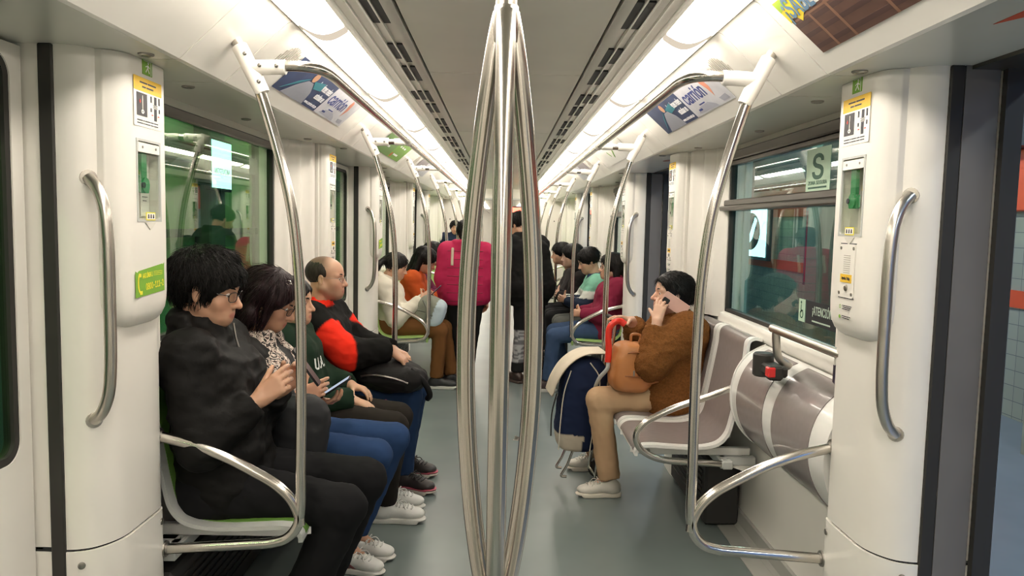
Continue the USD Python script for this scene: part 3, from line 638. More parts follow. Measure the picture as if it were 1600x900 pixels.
tag(obj('poster_badge', bq.poly(Point(.06, -.055).buffer(.022), .0006, .0022), REDP), 'round red badge stuck on the two-tone green poster', 'badge')
plain_poster(-1, 7.70, .5, 'mauve and grey poster on the left cove over the second bench bay', (AGREY, SILV), ((-.3, .0, .2),))
plain_poster(1, 7.70, .5, 'grey and mauve poster on the right cove over the second bench bay', (SILV, AGREY), ((.1, .0, .2),))
b = cove_board(1, 5.66); t = thing('poster', 'white poster with a green tick on the right cove over the second door', 'poster')
obj('sheet', b.rect(-.55, -.085, .55, .085, .0015, .0004), PAPER, t); obj('green_tick', cat(b.poly([(-.05, -.03), (.12, .05), (.14, .04), (-.04, -.045)], .0004, .0022), b.poly([(-.16, .03), (-.12, -.02), (-.14, -.025), (-.18, .02)], .0004, .0022)), AG2, t)
# the chocolate poster over the near right door
b = cove_board(1, 1.55); t = thing('poster', 'chocolate poster with yellow and blue lettering over the right door', 'poster')
CH = P('ad_chocolate', (.115, .055, .04), var=.15); CH2 = P('ad_chocolate_light', (.24, .12, .075))
obj('sheet', b.rect(-.56, -.04, .52, .105, .0012, .0003), PAPER, t); obj('chocolate_bar', b.rect(-.555, -.085, .60, .040, .0015, .0004), CH, t)
obj('bar_ridges', cat(*[b.rect(x, -.085, x + .012, .034, .0005, .002) for x in (-.46, -.36, -.16, .06, .28)], *[b.rect(-.55, y, .6, y + .006, .0005, .002) for y in (.026,)]), CH2, t)
obj('bar_shading', cat(*[b.rect(-.55, y, .6, y + .014, .0004, .0019) for y in (-.07, -.03, .005)]), P('ad_chocolate_dark', (.075, .035, .03)), t)
obj('yellow_splash', b.poly([(-.56, .03), (-.52, .05), (-.50, .02), (-.45, .045), (-.42, .08), (-.30, .105), (-.56, .105)], .0006, .0024), P('ad_yellow', (.80, .60, .03)), t)
obj('green_splash', b.poly([(-.56, .07), (-.50, .085), (-.44, .105), (-.56, .105)], .0006, .003), P('ad_lime', (.35, .50, .05)), t)
obj('lettering', b.text('¡SABE', .06, -.545, .04, .16, lift=.0036, bold=True, slant=.2), P('ad_lettering_blue', (.12, .22, .34)), t)
obj('red_mark', cat(b.poly([(-.10, -.06), (-.07, -.062), (-.06, .01), (-.10, .04), (-.13, .03)], .0005, .003)), P('ad_red', (.75, .08, .03)), t)
bb = Board((1.03, 1.62, ZP - .0005), (0, -1, 0), (1, 0, 0)); bb.n = A([0, 0, -1.])
tag(obj('triangle_sticker', bb.poly([(0, -.02), (.13, -.025), (.16, .05)], .0008, .0), P('sticker_orange_red', (.65, .08, .02))), 'red triangular sticker under the pelmet over the right door', 'sticker')
bb = Board((1.07, 5.05, ZP - .0005), (0, -1, 0), (1, 0, 0)); bb.n = A([0, 0, -1.])
tag(obj('oval_sticker', bb.poly(affinity.scale(Point(0, 0).buffer(.05), 1.5, .5), .0008, .0), P('sticker_brown', (.30, .12, .08))), 'faded brown oval sticker under the pelmet near the second right door', 'sticker')
# ---------------------------------------------------------------- seats
SW = .498
def rounded(poly, r): return poly.buffer(-r).buffer(r, quad_segs=4)
PROF = [(1.185, .985), (1.150, .99), (1.125, .975), (1.115, .90), (1.09, .75), (1.066, .62), (1.045, .545), (1.01, .505), (.955, .487), (.88, .482), (.78, .486), (.70, .49), (.655, .484), (.632, .462), (.628, .44)]
def sheet(prof, w0, w1, th, n=7, edge=0.0, inset=0.0, lift=0.0, crown=.0):
    """a bent sheet: profile in (x, z), swept over the width from w0 to w1, th thick; crown dips the middle."""
    p = spline([(x, 0, z) for x, z in prof], 6)[:, [0, 2]]; t = np.gradient(p, axis=0); t /= np.linalg.norm(t, axis=1)[:, None]; nrm = np.c_[-t[:, 1], t[:, 0]]
    if inset: p, nrm = p[3:-3], nrm[3:-3]
    ys = np.linspace(w0, w1, n); rings = []
    for q, m in zip(p, nrm):
        up, dn = [], []
        for yv in ys:
            e = abs((yv - (w0 + w1) / 2) / ((w1 - w0) / 2)); d = lift + crown * (e ** 4) 
            up.append([q[0] + m[0] * d, yv, q[1] + m[1] * d]); dn.append([q[0] + m[0] * (d - th), yv, q[1] + m[1] * (d - th)])
        rings.append(up + dn[::-1])
    return loft(rings)
def build_seat(label, shell_m, inset_m, group):
    t = thing('seat', label, 'seat', group=group)
    obj('shell', sheet(PROF, -SW / 2 + .004, SW / 2 - .004, -.014, crown=-.004), shell_m, t, smooth=40)
    obj('inset', sheet(PROF, -SW / 2 + .055, SW / 2 - .055, -.004, lift=-.0025, inset=1, crown=-.001), inset_m, t, smooth=40)
    for y in (-.15, .15):
        obj('bracket', cat(bx(.66, 1.18, y - .016, y + .016, .425, .462, .004), extrude_z([(.62, y), (.70, y - .02), (.70, y + .02)], .43, .455)), SEATWHITE, t)
        obj('bracket_bolt', lathe([(0, 0), (0, .011), (.004, .010), (.005, 0)], (.70, y - .0165, .443), (0, -1, 0), 12), SCREW, t)
    return t
def seat_y(k, i): return BAYS[k] - .75 + i * .5
seat_cache = {}
def place_seat(kind, s, k, i):
    sm, im = {'green': (GREYPL, SEATGREEN), 'lime': (SEATLIME, mat('seat_inset_lime', (.36, .56, .14), rough=.3, coat=.3)), 'grey': (SEATWHITE, SEATGREY)}[kind]
    cname = {'green': 'grey-edged dark green', 'lime': 'lime green', 'grey': 'mauve-grey seat with white side bands:'}[kind]
    lab = f'{cname} moulded seat, {ORD[i]} of the {"left" if s < 0 else "right"} row in the {ORD[k - 1]} bench bay' if kind != 'grey' else f'mauve-grey moulded seat with white side bands, {"beside the striped leaning pad" if i == 2 else "under the woman in the brown coat"}'
    y = seat_y(k, i); rz = 0 if s > 0 else PI
    if kind not in seat_cache:
        t = build_seat(lab, sm, im, kind + ' seats'); seat_cache[kind] = t
        x = UsdGeom.Xformable(t); x.GetOrderedXformOps()[0].Set(Gf.Vec3d(0, y, 0)); x.AddRotateZOp().Set(math.degrees(rz))
    else: dup(seat_cache[kind], (0, y, 0), rz, lab)
for i in range(4): place_seat('green', -1, 1, i)
for i in (2, 3): place_seat('grey', 1, 1, i)
for k in (2, 3):
    for s in (-1, 1):
        for i in range(4): place_seat('lime', s, k, i)
for s, side in SIDES:                                               # the beam that carries the seats
    for k in (1, 2, 3):
        y0 = BAYS[k] - 1.03 if not (s > 0 and k == 1) else BAYS[k] + .01
        lab = f'steel support bar under the seats of the {side} row, {ORD[k - 1]} bench bay'
        t = thing('seat_support', lab, 'seat support', group='seat supports')
        obj('beam', mx(cat(bx(1.02, 1.06, y0, BAYS[k] + 1.03, .385, .425, .004), *[bx(1.03, 1.20, yy, yy + .04, .385, .425, .004) for yy in np.arange(y0 + .05, BAYS[k] + 1.0, .9)]), s), GREYPL, t)
        obj('support_plate', mx(cat(*[extrude_y([(1.06, .385), (1.20, .385), (1.20, .352), (1.16, .352)], yy, yy + .012) for yy in np.arange(y0 + .06, BAYS[k] + 1.0, .95)]), s), WHITE2, t)
UNDER = mat('under_seat_dark', (.022, .021, .020), rough=.6)  # near-black boxes added to stand in for the deep shade under the seats
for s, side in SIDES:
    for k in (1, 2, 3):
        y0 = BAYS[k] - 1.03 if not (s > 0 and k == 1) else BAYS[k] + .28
        t = thing('under_seat_shade_box', f'added dark box for the shade under the seats of the {side} row, {ORD[k - 1]} bench bay', 'shade box', group='shade boxes under the seats')
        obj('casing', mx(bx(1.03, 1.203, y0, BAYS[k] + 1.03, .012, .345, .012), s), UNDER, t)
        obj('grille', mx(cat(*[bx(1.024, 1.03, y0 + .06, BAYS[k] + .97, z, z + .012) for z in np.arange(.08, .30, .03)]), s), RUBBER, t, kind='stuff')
# armrest between the grey seats and the leaning pad
t = thing('armrest_loop', 'steel armrest loop between the grey seats and the striped leaning pad', 'armrest')
obj('tube', tube(spline([(1.13, 0, .79), (1.05, 0, .762), (.93, 0, .715), (.82, 0, .676), (.72, 0, .63), (.665, 0, .596), (.632, 0, .555), (.628, 0, .52), (.645, 0, .48), (.69, 0, .447), (.745, 0, .428), (.85, 0, .418), (1.04, 0, .41)], 7) + [0, BAY0, 0], .0155, 18), STEELP, t)
obj('clamp', bx(1.02, 1.07, BAY0 - .022, BAY0 + .022, .39, .43, .006), GREYPL, t)
# the striped leaning pad (no seats below it)
t = thing('leaning_pad', 'rounded leaning pad in mauve-grey and white bands under the right window', 'leaning pad')
PP = [(1.195, .962), (1.165, .95), (1.115, .918), (1.075, .865), (1.052, .80), (1.046, .73), (1.058, .66), (1.085, .60), (1.12, .555), (1.165, .52), (1.195, .505)]
pc = spline([(x, 0, z) for x, z in PP], 6)[:, [0, 2]]
def bulge(y0, y1, lift, trim=0, n=10):
    rings = []
    for i, (x, z) in enumerate(pc[trim:len(pc) - trim]):
        j = i + trim; tn = pc[min(j + 1, len(pc) - 1)] - pc[max(j - 1, 0)]; tn /= np.linalg.norm(tn); m = A([tn[1], -tn[0]])
        if m[0] > 0: m = -m
        rings.append([[x + m[0] * lift, yv, z + m[1] * lift] for yv in np.linspace(y0, y1, n)] + [[1.198, yv, z] for yv in np.linspace(y1, y0, n)])
    return loft(rings)
obj('white_body', bulge(BAY0 - 1.015, BAY0 - .02, 0), SEATWHITE, t, smooth=40)
for a, c in ((-.89, -.535), (-.43, -.10)):
    obj('grey_band', bulge(BAY0 + a, BAY0 + c, .003, 4), SEATGREY, t, smooth=40)
obj('side_rim', bulge(BAY0 - .022, BAY0 - .012, .006), SEATWHITE, t, smooth=40)
# window rail and belt
t = thing('window_rail', 'straight stainless rail in front of the right window above the leaning pad', 'hand rail')
obj('bar', cat(cyl((1.06, BAY0 - .46, 1.098), (1.06, BAY0 - 1.08, 1.098), .0165), ), STEEL, t)
obj('post', tube(spline([(1.06, BAY0 - .50, 1.098), (1.062, BAY0 - .50, 1.05), (1.075, BAY0 - .50, .99), (1.12, BAY0 - .50, .955)]), .0155, 16), STEEL, t)
obj('end_cap', lathe([(0, 0), (0, .0165), (.004, .014), (.006, 0)], (1.06, BAY0 - .46, 1.098), (0, 1, 0), 16), STEEL, t)
t = thing('seat_belt', 'black belt reel with a red buckle under the window rail', 'seat belt')
obj('reel', lathe([(0, 0), (0, .034), (.006, .040), (.085, .040), (.092, .034), (.092, 0)], (1.04, BAY0 - .43, .905), (0, 0, 1), 24), RUBBER, t)
obj('strap', cat(bx(1.02, 1.085, BAY0 - .58, BAY0 - .44, .925, .965, .008)), RUBBER, t)
obj('buckle', bx(1.005, 1.06, BAY0 - .60, BAY0 - .555, .918, .972, .008), RUBBER, t); obj('red_button', bx(1.001, 1.03, BAY0 - .603, BAY0 - .565, .93, .968, .004), P('buckle_red', (.70, .03, .03), rough=.3), t)
t = thing('belt_buckle', 'dark belt buckle hanging behind the near right pillar', 'seat belt')
obj('tongue', bx(1.075, 1.12, BAY0 - 1.02, BAY0 - .97, .985, 1.06, .01), mat('buckle_violet', (.04, .03, .06), rough=.35), t)
# stickers on the right window
b = Board((1.2375, 3.03, 1.72), (0, -1, 0), (0, 0, 1)); t = thing('safety_sticker', 'pale green sticker with a large dark S on the upper right window', 'sticker')
obj('sheet', b.rect(-.115, -.085, .115, .085, .0008, .0), P('sticker_pale_green', (.45, .62, .46)), t)
obj('letter', b.text('S', .095, -.055, -.035, .11, lift=.001, bold=True), P('s_green', (.02, .10, .06)), t)
obj('small_print', cat(b.text('ZONA SEGURA', .014, -.09, -.058, .18, lift=.001, bold=True), b.rect(-.09, -.074, .088, -.067, .0005, .001)), P('s_green', (0, 0, 0)), t)
b = Board((1.2375, 2.86, 1.15), (0, -1, 0), (0, 0, 1)); t = thing('warning_sticker', 'dark warning strip with wheelchair symbol low on the right window', 'sticker')
obj('strip', b.rect(-.215, -.042, .35, .05, .0008, .0), P('sticker_dark_navy', (.012, .016, .02)), t)
obj('symbol_field', b.rect(-.29, -.042, -.225, .05, .0008, .0), P('sticker_pale_green', (0, 0, 0)), t)
obj('wheelchair_symbol', cat(b.poly(Point(-.258, -.012).buffer(.017).difference(Point(-.258, -.012).buffer(.012)), .0005, .001), b.rect(-.268, -.005, -.262, .028, .0005, .001), b.rect(-.266, .0, -.246, .006, .0005, .001), b.poly(Point(-.265, .036).buffer(.006), .0005, .001)), P('s_green', (0, 0, 0)), t)
obj('lettering', cat(b.text('¡ATENCIÓN!', .032, -.15, .0, .19, lift=.001, bold=True), b.text('¡ATTENTION!', .032, .10, .0, .22, lift=.001, bold=True), b.rect(-.15, -.03, .02, -.024, .0005, .001)), P('sticker_lettering', (.40, .50, .42)), t)
t = thing('indicator_sign', 'red glowing indicator sign under the ceiling of the next carriage', 'sign')
obj('case', bx(.14, .42, 15.6, 15.68, 1.70, 1.84, .01), RUBBER, t); obj('display', bx(.155, .405, 15.592, 15.6, 1.72, 1.82), glow('led_red', (1.0, .05, .03), 14.), t)
obj('hanger', cat(cyl((.2, 15.64, 1.84), (.2, 15.64, 2.12), .008, 8), cyl((.36, 15.64, 1.84), (.36, 15.64, 2.12), .008, 8)), STEEL, t, kind='stuff')
# litter, and things seen outside
t = tag(obj('paper_scrap', trimesh.Trimesh([[.105, 5.17, .001], [.14, 5.16, .001], [.15, 5.21, .012], [.12, 5.225, .02], [.125, 5.19, .008]], [[0, 1, 4], [1, 2, 4], [2, 3, 4], [3, 0, 4], [4, 1, 0], [4, 2, 1], [4, 3, 2], [4, 0, 3]], process=False), P('scrap_paper', (.75, .70, .62))), 'small crumpled scrap of paper lying on the aisle floor', 'litter')
def billboard(y0, y1, z0, z1, m, lab, art):
    t = thing('advert_board', lab, 'advert board'); b = Board((4.05, (y0 + y1) / 2, (z0 + z1) / 2), (0, -1, 0), (0, 0, 1)); w, h = (y1 - y0) / 2, (z1 - z0) / 2
    obj('case', bx(4.052, 4.13, y0 - .05, y1 + .05, z0 - .05, z1 + .05, .01), mat('case_grey', (.10, .10, .11), rough=.4), t); obj('face', b.rect(-w, -h, w, h, .004, .0), m, t)
    for nm, p, mm in art(b, w, h): obj(nm, p, mm, t)
billboard(11.75, 13.2, 1.05, 1.80, glow('lightbox_white', (.55, .85, 1.0), 6.0), 'glowing blue-white light box with a dark shape on the platform wall', lambda b, w, h: [('dark_shape', b.poly(affinity.scale(Point(.0, .02).buffer(.3), 1.5, 1.0), .003, .005), INK), ('pale_ring', b.poly([(-.2, -.25), (.1, -.1), (.3, .2), (.2, .25), (0, 0), (-.25, -.2)], .003, .009), glow('lightbox_white', (0, 0, 0), 0))])
billboard(13.7, 14.6, 1.08, 1.60, glow('screen_blue', (.25, .70, .95), 3.0), 'small pale blue screen on the platform wall, farther along', lambda b, w, h: [('screen_bar', b.rect(-w * .8, h * .3, w * .5, h * .5, .002, .005), INK)])
billboard(8.9, 10.2, .80, 1.74, P('poster_red', (.50, .03, .06)), 'dull red poster on the platform wall', lambda b, w, h: [('white_field', b.rect(-w * .8, h * .52, w * .7, h * .82, .002, .005), PAPER), ('pictured_shape', b.poly(affinity.scale(Point(.05, -.08).buffer(.25), .8, 1.), .002, .005), P('poster_dark_red', (.28, .03, .05)))])
t = thing('reflected_screen', 'glowing pale blue screen added as a reflection with mirrored lettering, near left window', 'screen'); b = Board((-3.05, 8.45, 2.05), (0, 1, 0), (0, 0, 1))  # added lit screen, stands in for a reflection in the left glass
obj('case', bx(-3.12, -3.052, 8.13, 8.77, 1.77, 2.33, .01), RUBBER, t); obj('face', b.rect(-.29, -.25, .29, .25, .003, -.001), glow('screen_movil', (.45, .80, 1.0), 5.5), t)
lt = b.text('MOVIZON', .06, -.22, -.10, .44, lift=.003, bold=True); lt.vertices[:, 1] = 2 * 8.45 - lt.vertices[:, 1]; lt.invert(); obj('lettering', lt, P('ad_lettering_blue', (0, 0, 0)), t)
# ---------------------------------------------------------------- figures: smooth-union fields meshed with surface nets
def nz3(p, q, seed=0): return meshkit.noise(np.asarray(p) * A(q, float), seed)
class Field:
    def __init__(s, lo, hi, h, fine=()):
        s.ax = []
        for k in range(3):
            xs = [lo[k]]
            while xs[-1] < hi[k]:
                x = xs[-1]; st = h
                for c, r, hf in fine:
                    r = r if np.ndim(r) == 0 else r[k]
                    if c[k] - r - h * .6 <= x <= c[k] + r: st = min(st, hf)
                xs.append(x + st)
            s.ax.append(A(xs))
        s.D = np.full([len(a) for a in s.ax], .09, np.float32)
    def win(s, lo, hi): return tuple(slice(max(0, np.searchsorted(a, l) - 1), np.searchsorted(a, u) + 1) for a, l, u in zip(s.ax, lo, hi))
    def apply(s, prim, k=.02, op='add'):
        fn, lo, hi = prim; m = .07 if op == 'add' else k + .01; w = s.win(A(lo) - m, A(hi) + m)
        X, Y, Z = np.meshgrid(*[a[i] for a, i in zip(s.ax, w)], indexing='ij', sparse=True)
        if 0 in (X.size, Y.size, Z.size): return
        d = fn(X, Y, Z).astype(np.float32); a = s.D[w]
        if op == 'add': h = np.maximum(k - np.abs(a - d), 0) / k; s.D[w] = np.minimum(a, d) - h * h * k * .25
        else: d = -d; h = np.maximum(k - np.abs(a - d), 0) / k; s.D[w] = np.maximum(a, d) + h * h * k * .25
    def add(s, *prims, k=.02):
        for p in prims: s.apply(p, k)
    def cut(s, *prims, k=.008):
        for p in prims: s.apply(p, k, 'cut')
    def mesh(s):
        D, ax = s.D, s.ax; S = D < 0
        c = np.zeros([n - 1 for n in D.shape], np.int8)
        for i, j, k in np.ndindex(2, 2, 2): c += S[i:i + c.shape[0], j:j + c.shape[1], k:k + c.shape[2]]
        act = (c > 0) & (c < 8); idx = np.full(c.shape, -1, np.int64); I, J, K = np.nonzero(act); idx[act] = np.arange(len(I)); acc = np.zeros((len(I), 3)); cnt = np.zeros(len(I))
        for p in np.ndindex(2, 2, 2):
            for k in range(3):
                if p[k]: continue
                q = list(p); q[k] = 1; a = [I + p[0], J + p[1], K + p[2]]; b = [I + q[0], J + q[1], K + q[2]]; dp, dq = D[a[0], a[1], a[2]], D[b[0], b[1], b[2]]
                m = (dp < 0) != (dq < 0); t = np.where(m, dp / np.where(m, dp - dq, 1), 0)
                for e in range(3):
                    pa, pb = ax[e][a[e]], ax[e][b[e]]; acc[:, e] += m * (pa + t * (pb - pa))
                cnt += m
        V = acc / cnt[:, None]; F = []
        for k in range(3):
            lo_, hi_ = [slice(1, -1)] * 3, [slice(1, -1)] * 3; lo_[k] = slice(0, -1); hi_[k] = slice(1, None)
            a, b = S[tuple(lo_)], S[tuple(hi_)]
            for flip in (0, 1):
                g = np.nonzero(a & ~b if not flip else ~a & b); p = [x.copy() for x in g]
                for e in range(3):
                    if e != k: p[e] = p[e] + 1
                u, v = (k + 1) % 3, (k + 2) % 3
                def cell(du, dv):
                    r = [x.copy() for x in p]; r[u] = r[u] + du; r[v] = r[v] + dv; return idx[r[0], r[1], r[2]]
                q = np.stack([cell(-1, -1), cell(0, -1), cell(0, 0), cell(-1, 0)], 1)
                F.append(q[:, ::-1] if flip else q)
        F = np.vstack(F); F = F[(F >= 0).all(1)]
        return Organic(V, np.vstack([F[:, [0, 1, 2]], F[:, [0, 2, 3]]]), F)
    def depth(s, p, d, n=60, far=.25):
        """how far along d from p the surface lies."""
        from scipy.interpolate import RegularGridInterpolator as RG
        g = RG(s.ax, s.D, bounds_error=False, fill_value=.09); ts = np.linspace(0, far, n); v = g((p[:, None] + ts[None, :, None] * d).reshape(-1, 3)).reshape(len(p), n); hit = v < 0
        return np.where(hit.any(1), ts[hit.argmax(1)], np.nan)
class Organic:
    def __init__(s, v, f, quads): s.v, s.f, s.q = v, f, quads; s.smooth(1)
    def smooth(s, n, w=.5):
        e = np.vstack([s.q[:, [0, 1]], s.q[:, [1, 2]], s.q[:, [2, 3]], s.q[:, [3, 0]]])
        for _ in range(n):
            acc = np.zeros_like(s.v); c = np.zeros(len(s.v)); np.add.at(acc, e[:, 0], s.v[e[:, 1]]); np.add.at(acc, e[:, 1], s.v[e[:, 0]]); np.add.at(c, e[:, 0], 1); np.add.at(c, e[:, 1], 1)
            s.v = s.v + w * (acc / np.maximum(c, 1)[:, None] - s.v)
        return s
    def normals(s):
        n = np.zeros_like(s.v); fn = np.cross(s.v[s.f[:, 1]] - s.v[s.f[:, 0]], s.v[s.f[:, 2]] - s.v[s.f[:, 0]])
        for k in range(3): np.add.at(n, s.f[:, k], fn)
        return n / np.maximum(np.linalg.norm(n, axis=1), 1e-12)[:, None]
    def push(s, d): s.v = s.v + s.normals() * np.asarray(d)[:, None]; return s
    @property
    def pair(s): return (s.v, s.f)
def cone(a, b, ra, rb=None, cutb=None):
    a, b = A(a, float), A(b, float); rb = ra if rb is None else rb; ab = b - a; L2 = max(ab @ ab, 1e-9); r = max(ra, rb)
    def fn(X, Y, Z):
        x, y, z = X - a[0], Y - a[1], Z - a[2]; t0 = (x * ab[0] + y * ab[1] + z * ab[2]) / L2; t = np.clip(t0, 0, 1)
        d = np.sqrt((x - t * ab[0]) ** 2 + (y - t * ab[1]) ** 2 + (z - t * ab[2]) ** 2) - (ra + (rb - ra) * t)
        return d if cutb is None else np.maximum(d, (t0 - 1) * math.sqrt(L2) - cutb)
    return fn, np.minimum(a, b) - r, np.maximum(a, b) + r
def ell(c, r, R=None):
    c, r = A(c, float), A(r, float) * np.ones(3); R = np.eye(3) if R is None else A(R)
    def fn(X, Y, Z):
        x, y, z = X - c[0], Y - c[1], Z - c[2]
        q = [(R[0, k] * x + R[1, k] * y + R[2, k] * z) / r[k] for k in range(3)]
        k0 = np.sqrt(q[0] ** 2 + q[1] ** 2 + q[2] ** 2); k1 = np.sqrt((q[0] / r[0]) ** 2 + (q[1] / r[1]) ** 2 + (q[2] / r[2]) ** 2)
        return k0 * (k0 - 1) / np.maximum(k1, 1e-6)
    ext = np.sqrt(((R * r[None, :]) ** 2).sum(1)); return fn, c - ext, c + ext
def both(*fns):
    """intersection of a primitive and half spaces (n, c): n.p <= c."""
    (f, lo, hi), hs = fns[0], fns[1:]
    def fn(X, Y, Z):
        d = f(X, Y, Z)
        for n, c in hs: d = np.maximum(d, n[0] * X + n[1] * Y + n[2] * Z - c)
        return d
    return fn, lo, hi
def rot(yaw=0, pitch=0, roll=0):
    """columns: forward, left, up. yaw to the left, pitch down, roll to the right (radians)."""
    cy, sy, cp, sp, cr, sr = math.cos(yaw), math.sin(yaw), math.cos(pitch), math.sin(pitch), math.cos(roll), math.sin(roll)
    Rz = A([[cy, -sy, 0], [sy, cy, 0], [0, 0, 1]]); Ry = A([[cp, 0, sp], [0, 1, 0], [-sp, 0, cp]]); Rx = A([[1, 0, 0], [0, cr, -sr], [0, sr, cr]]); return Rz @ Ry @ Rx
class Head:
    def __init__(s, c, yaw=0, pitch=0, roll=0, sc=1.0): s.c, s.R, s.sc = A(c, float), rot(*[math.radians(a) for a in (yaw, pitch, roll)]), sc
    def __call__(s, f, l, u): return s.c + s.R @ (A([f, l, u]) * s.sc)
    def e(s, f, l, u, r, R=None): return ell(s(f, l, u), A(r) * s.sc * np.ones(3), s.R if R is None else s.R @ R)
    def k(s, a, b, ra, rb=None): return cone(s(*a), s(*b), ra * s.sc, (ra if rb is None else rb) * s.sc)
    def inv(s, v): return (v - s.c) @ s.R / s.sc
    def half(s, n, d): n = s.R @ A(n, float); return n, n @ s.c + d * s.sc         # n.p_local <= d
def skull(F, h, female=0, lid=.35, plump=0.0):
    F.add(h.e(-.012, 0, .034, (.097, .074, .080)), h.e(.032, 0, .028, (.060, .060, .056)), h.e(.034, 0, -.034, (.057 + plump, .056 + plump, .068)), k=.03)
    F.add(h.k((.0, -.050 - plump, -.052), (.062, -.014, -.090), .017 + plump, .015 + plump), h.k((.0, .050 + plump, -.052), (.062, .014, -.090), .017 + plump, .015 + plump), h.e(.068, 0, -.090, (.026, .028, .022)), k=.025)
    F.add(h.k((.050, 0, -.07), (-.01, 0, -.095), .035 + plump), h.e(.063, 0, -.063, (.031, .037, .029)), k=.03)
    for sg in (-1, 1):
        F.add(h.e(.060, sg * .040, -.030, .022 + plump * .5), k=.025)
        F.add(h.k((.082, sg * .014, .019), (.070, sg * .046, .017), .0095), k=.014)
        F.cut(h.e(.101, sg * .031, -.002, (.017, .019, .012)), k=.014)
        F.add(both(h.e(.0735, sg * .031, -.001, .0145), h.half((-.25, 0, -1), .001 - lid * .012 - .018)) if False else both(h.e(.0735, sg * .031, -.001, .0146), h.half((0, 0, -1), .001 + .010 * (lid - .5) * 2)), k=.004)
        F.add(both(h.e(.0735, sg * .031, -.001, .0142), h.half((0, 0, 1), -.0065)), k=.004)
        ear = h.e(-.006, sg * .074, -.012, (.017, .008, .030), rot(sg * .35, -.15)); F.add(ear, k=.006); F.cut(h.e(-.001, sg * .082, -.009, (.009, .006, .017), rot(sg * .35, -.15)), k=.006)
    F.add(h.k((.086, 0, .010), (.1125, 0, -.032), .0078, .0115), k=.010)
    F.add(h.e(.114, 0, -.034, .0105), *[h.e(.101, sg * .0125, -.038, .0088) for sg in (-1, 1)], k=.006)
    F.cut(*[h.e(.108, sg * .006, -.047, (.005, .0035, .004)) for sg in (-1, 1)], k=.003)
    up, lo = (.0048, .0058) if not female else (.0054, .0066)
    F.add(h.k((.087, -.021, -.0665), (.098, -.005, -.0635), .0038, up), h.k((.087, .021, -.0665), (.098, .005, -.0635), .0038, up), k=.006)
    F.add(h.k((.086, -.019, -.0695), (.0955, 0, -.0755), .0038, lo), h.k((.086, .019, -.0695), (.0955, 0, -.0755), .0038, lo), k=.005)
def face_tint(v, h, skin, lip=(.45, .15, .12), beard=0.0, scalp=0.0):
    p = h.inv(v); skin = A(skin); c = np.tile(skin, (len(v), 1))
    if scalp:
        q = np.clip((.045 - p[:, 0]) / .05, 0, 1) * np.clip((p[:, 2] - .035) / .03, 0, 1) * scalp; c = c * (1 - q[:, None]) + A([.05, .033, .025]) * q[:, None]
    blush = np.exp(-((np.abs(p[:, 1]) - .042) ** 2 / .0004 + (p[:, 2] + .030) ** 2 / .0006)) * (p[:, 0] > .02); c = c * (1 - .18 * blush[:, None]) + A([.55, .16, .12]) * .18 * blush[:, None]
    nose = np.exp(-((p[:, 1]) ** 2 / .0003 + (p[:, 2] + .036) ** 2 / .0002)) * (p[:, 0] > .095); c = c * (1 - .15 * nose[:, None]) + A([.5, .14, .1]) * .15 * nose[:, None]
    m = np.clip(1.3 - np.sqrt((p[:, 1] / .021) ** 2 + ((p[:, 2] + .0695) / .0095) ** 2), 0, 1) * (p[:, 0] > .08); m = np.clip(m * 3.2, 0, 1) * (.75 + .25 * np.exp(-((p[:, 2] + .0695) / .0016) ** 2))
    c = c * (1 - m[:, None]) + A(lip) * m[:, None]
    if beard:
        b = ((p[:, 2] < -.05) & (p[:, 0] > .01)) * beard * np.clip((-p[:, 2] - .05) / .02, 0, 1) * (np.linalg.norm(p, axis=1) < .16); c = c * (1 - b[:, None]) + A([.10, .08, .07]) * b[:, None]
    return np.clip(c, 0, 1)
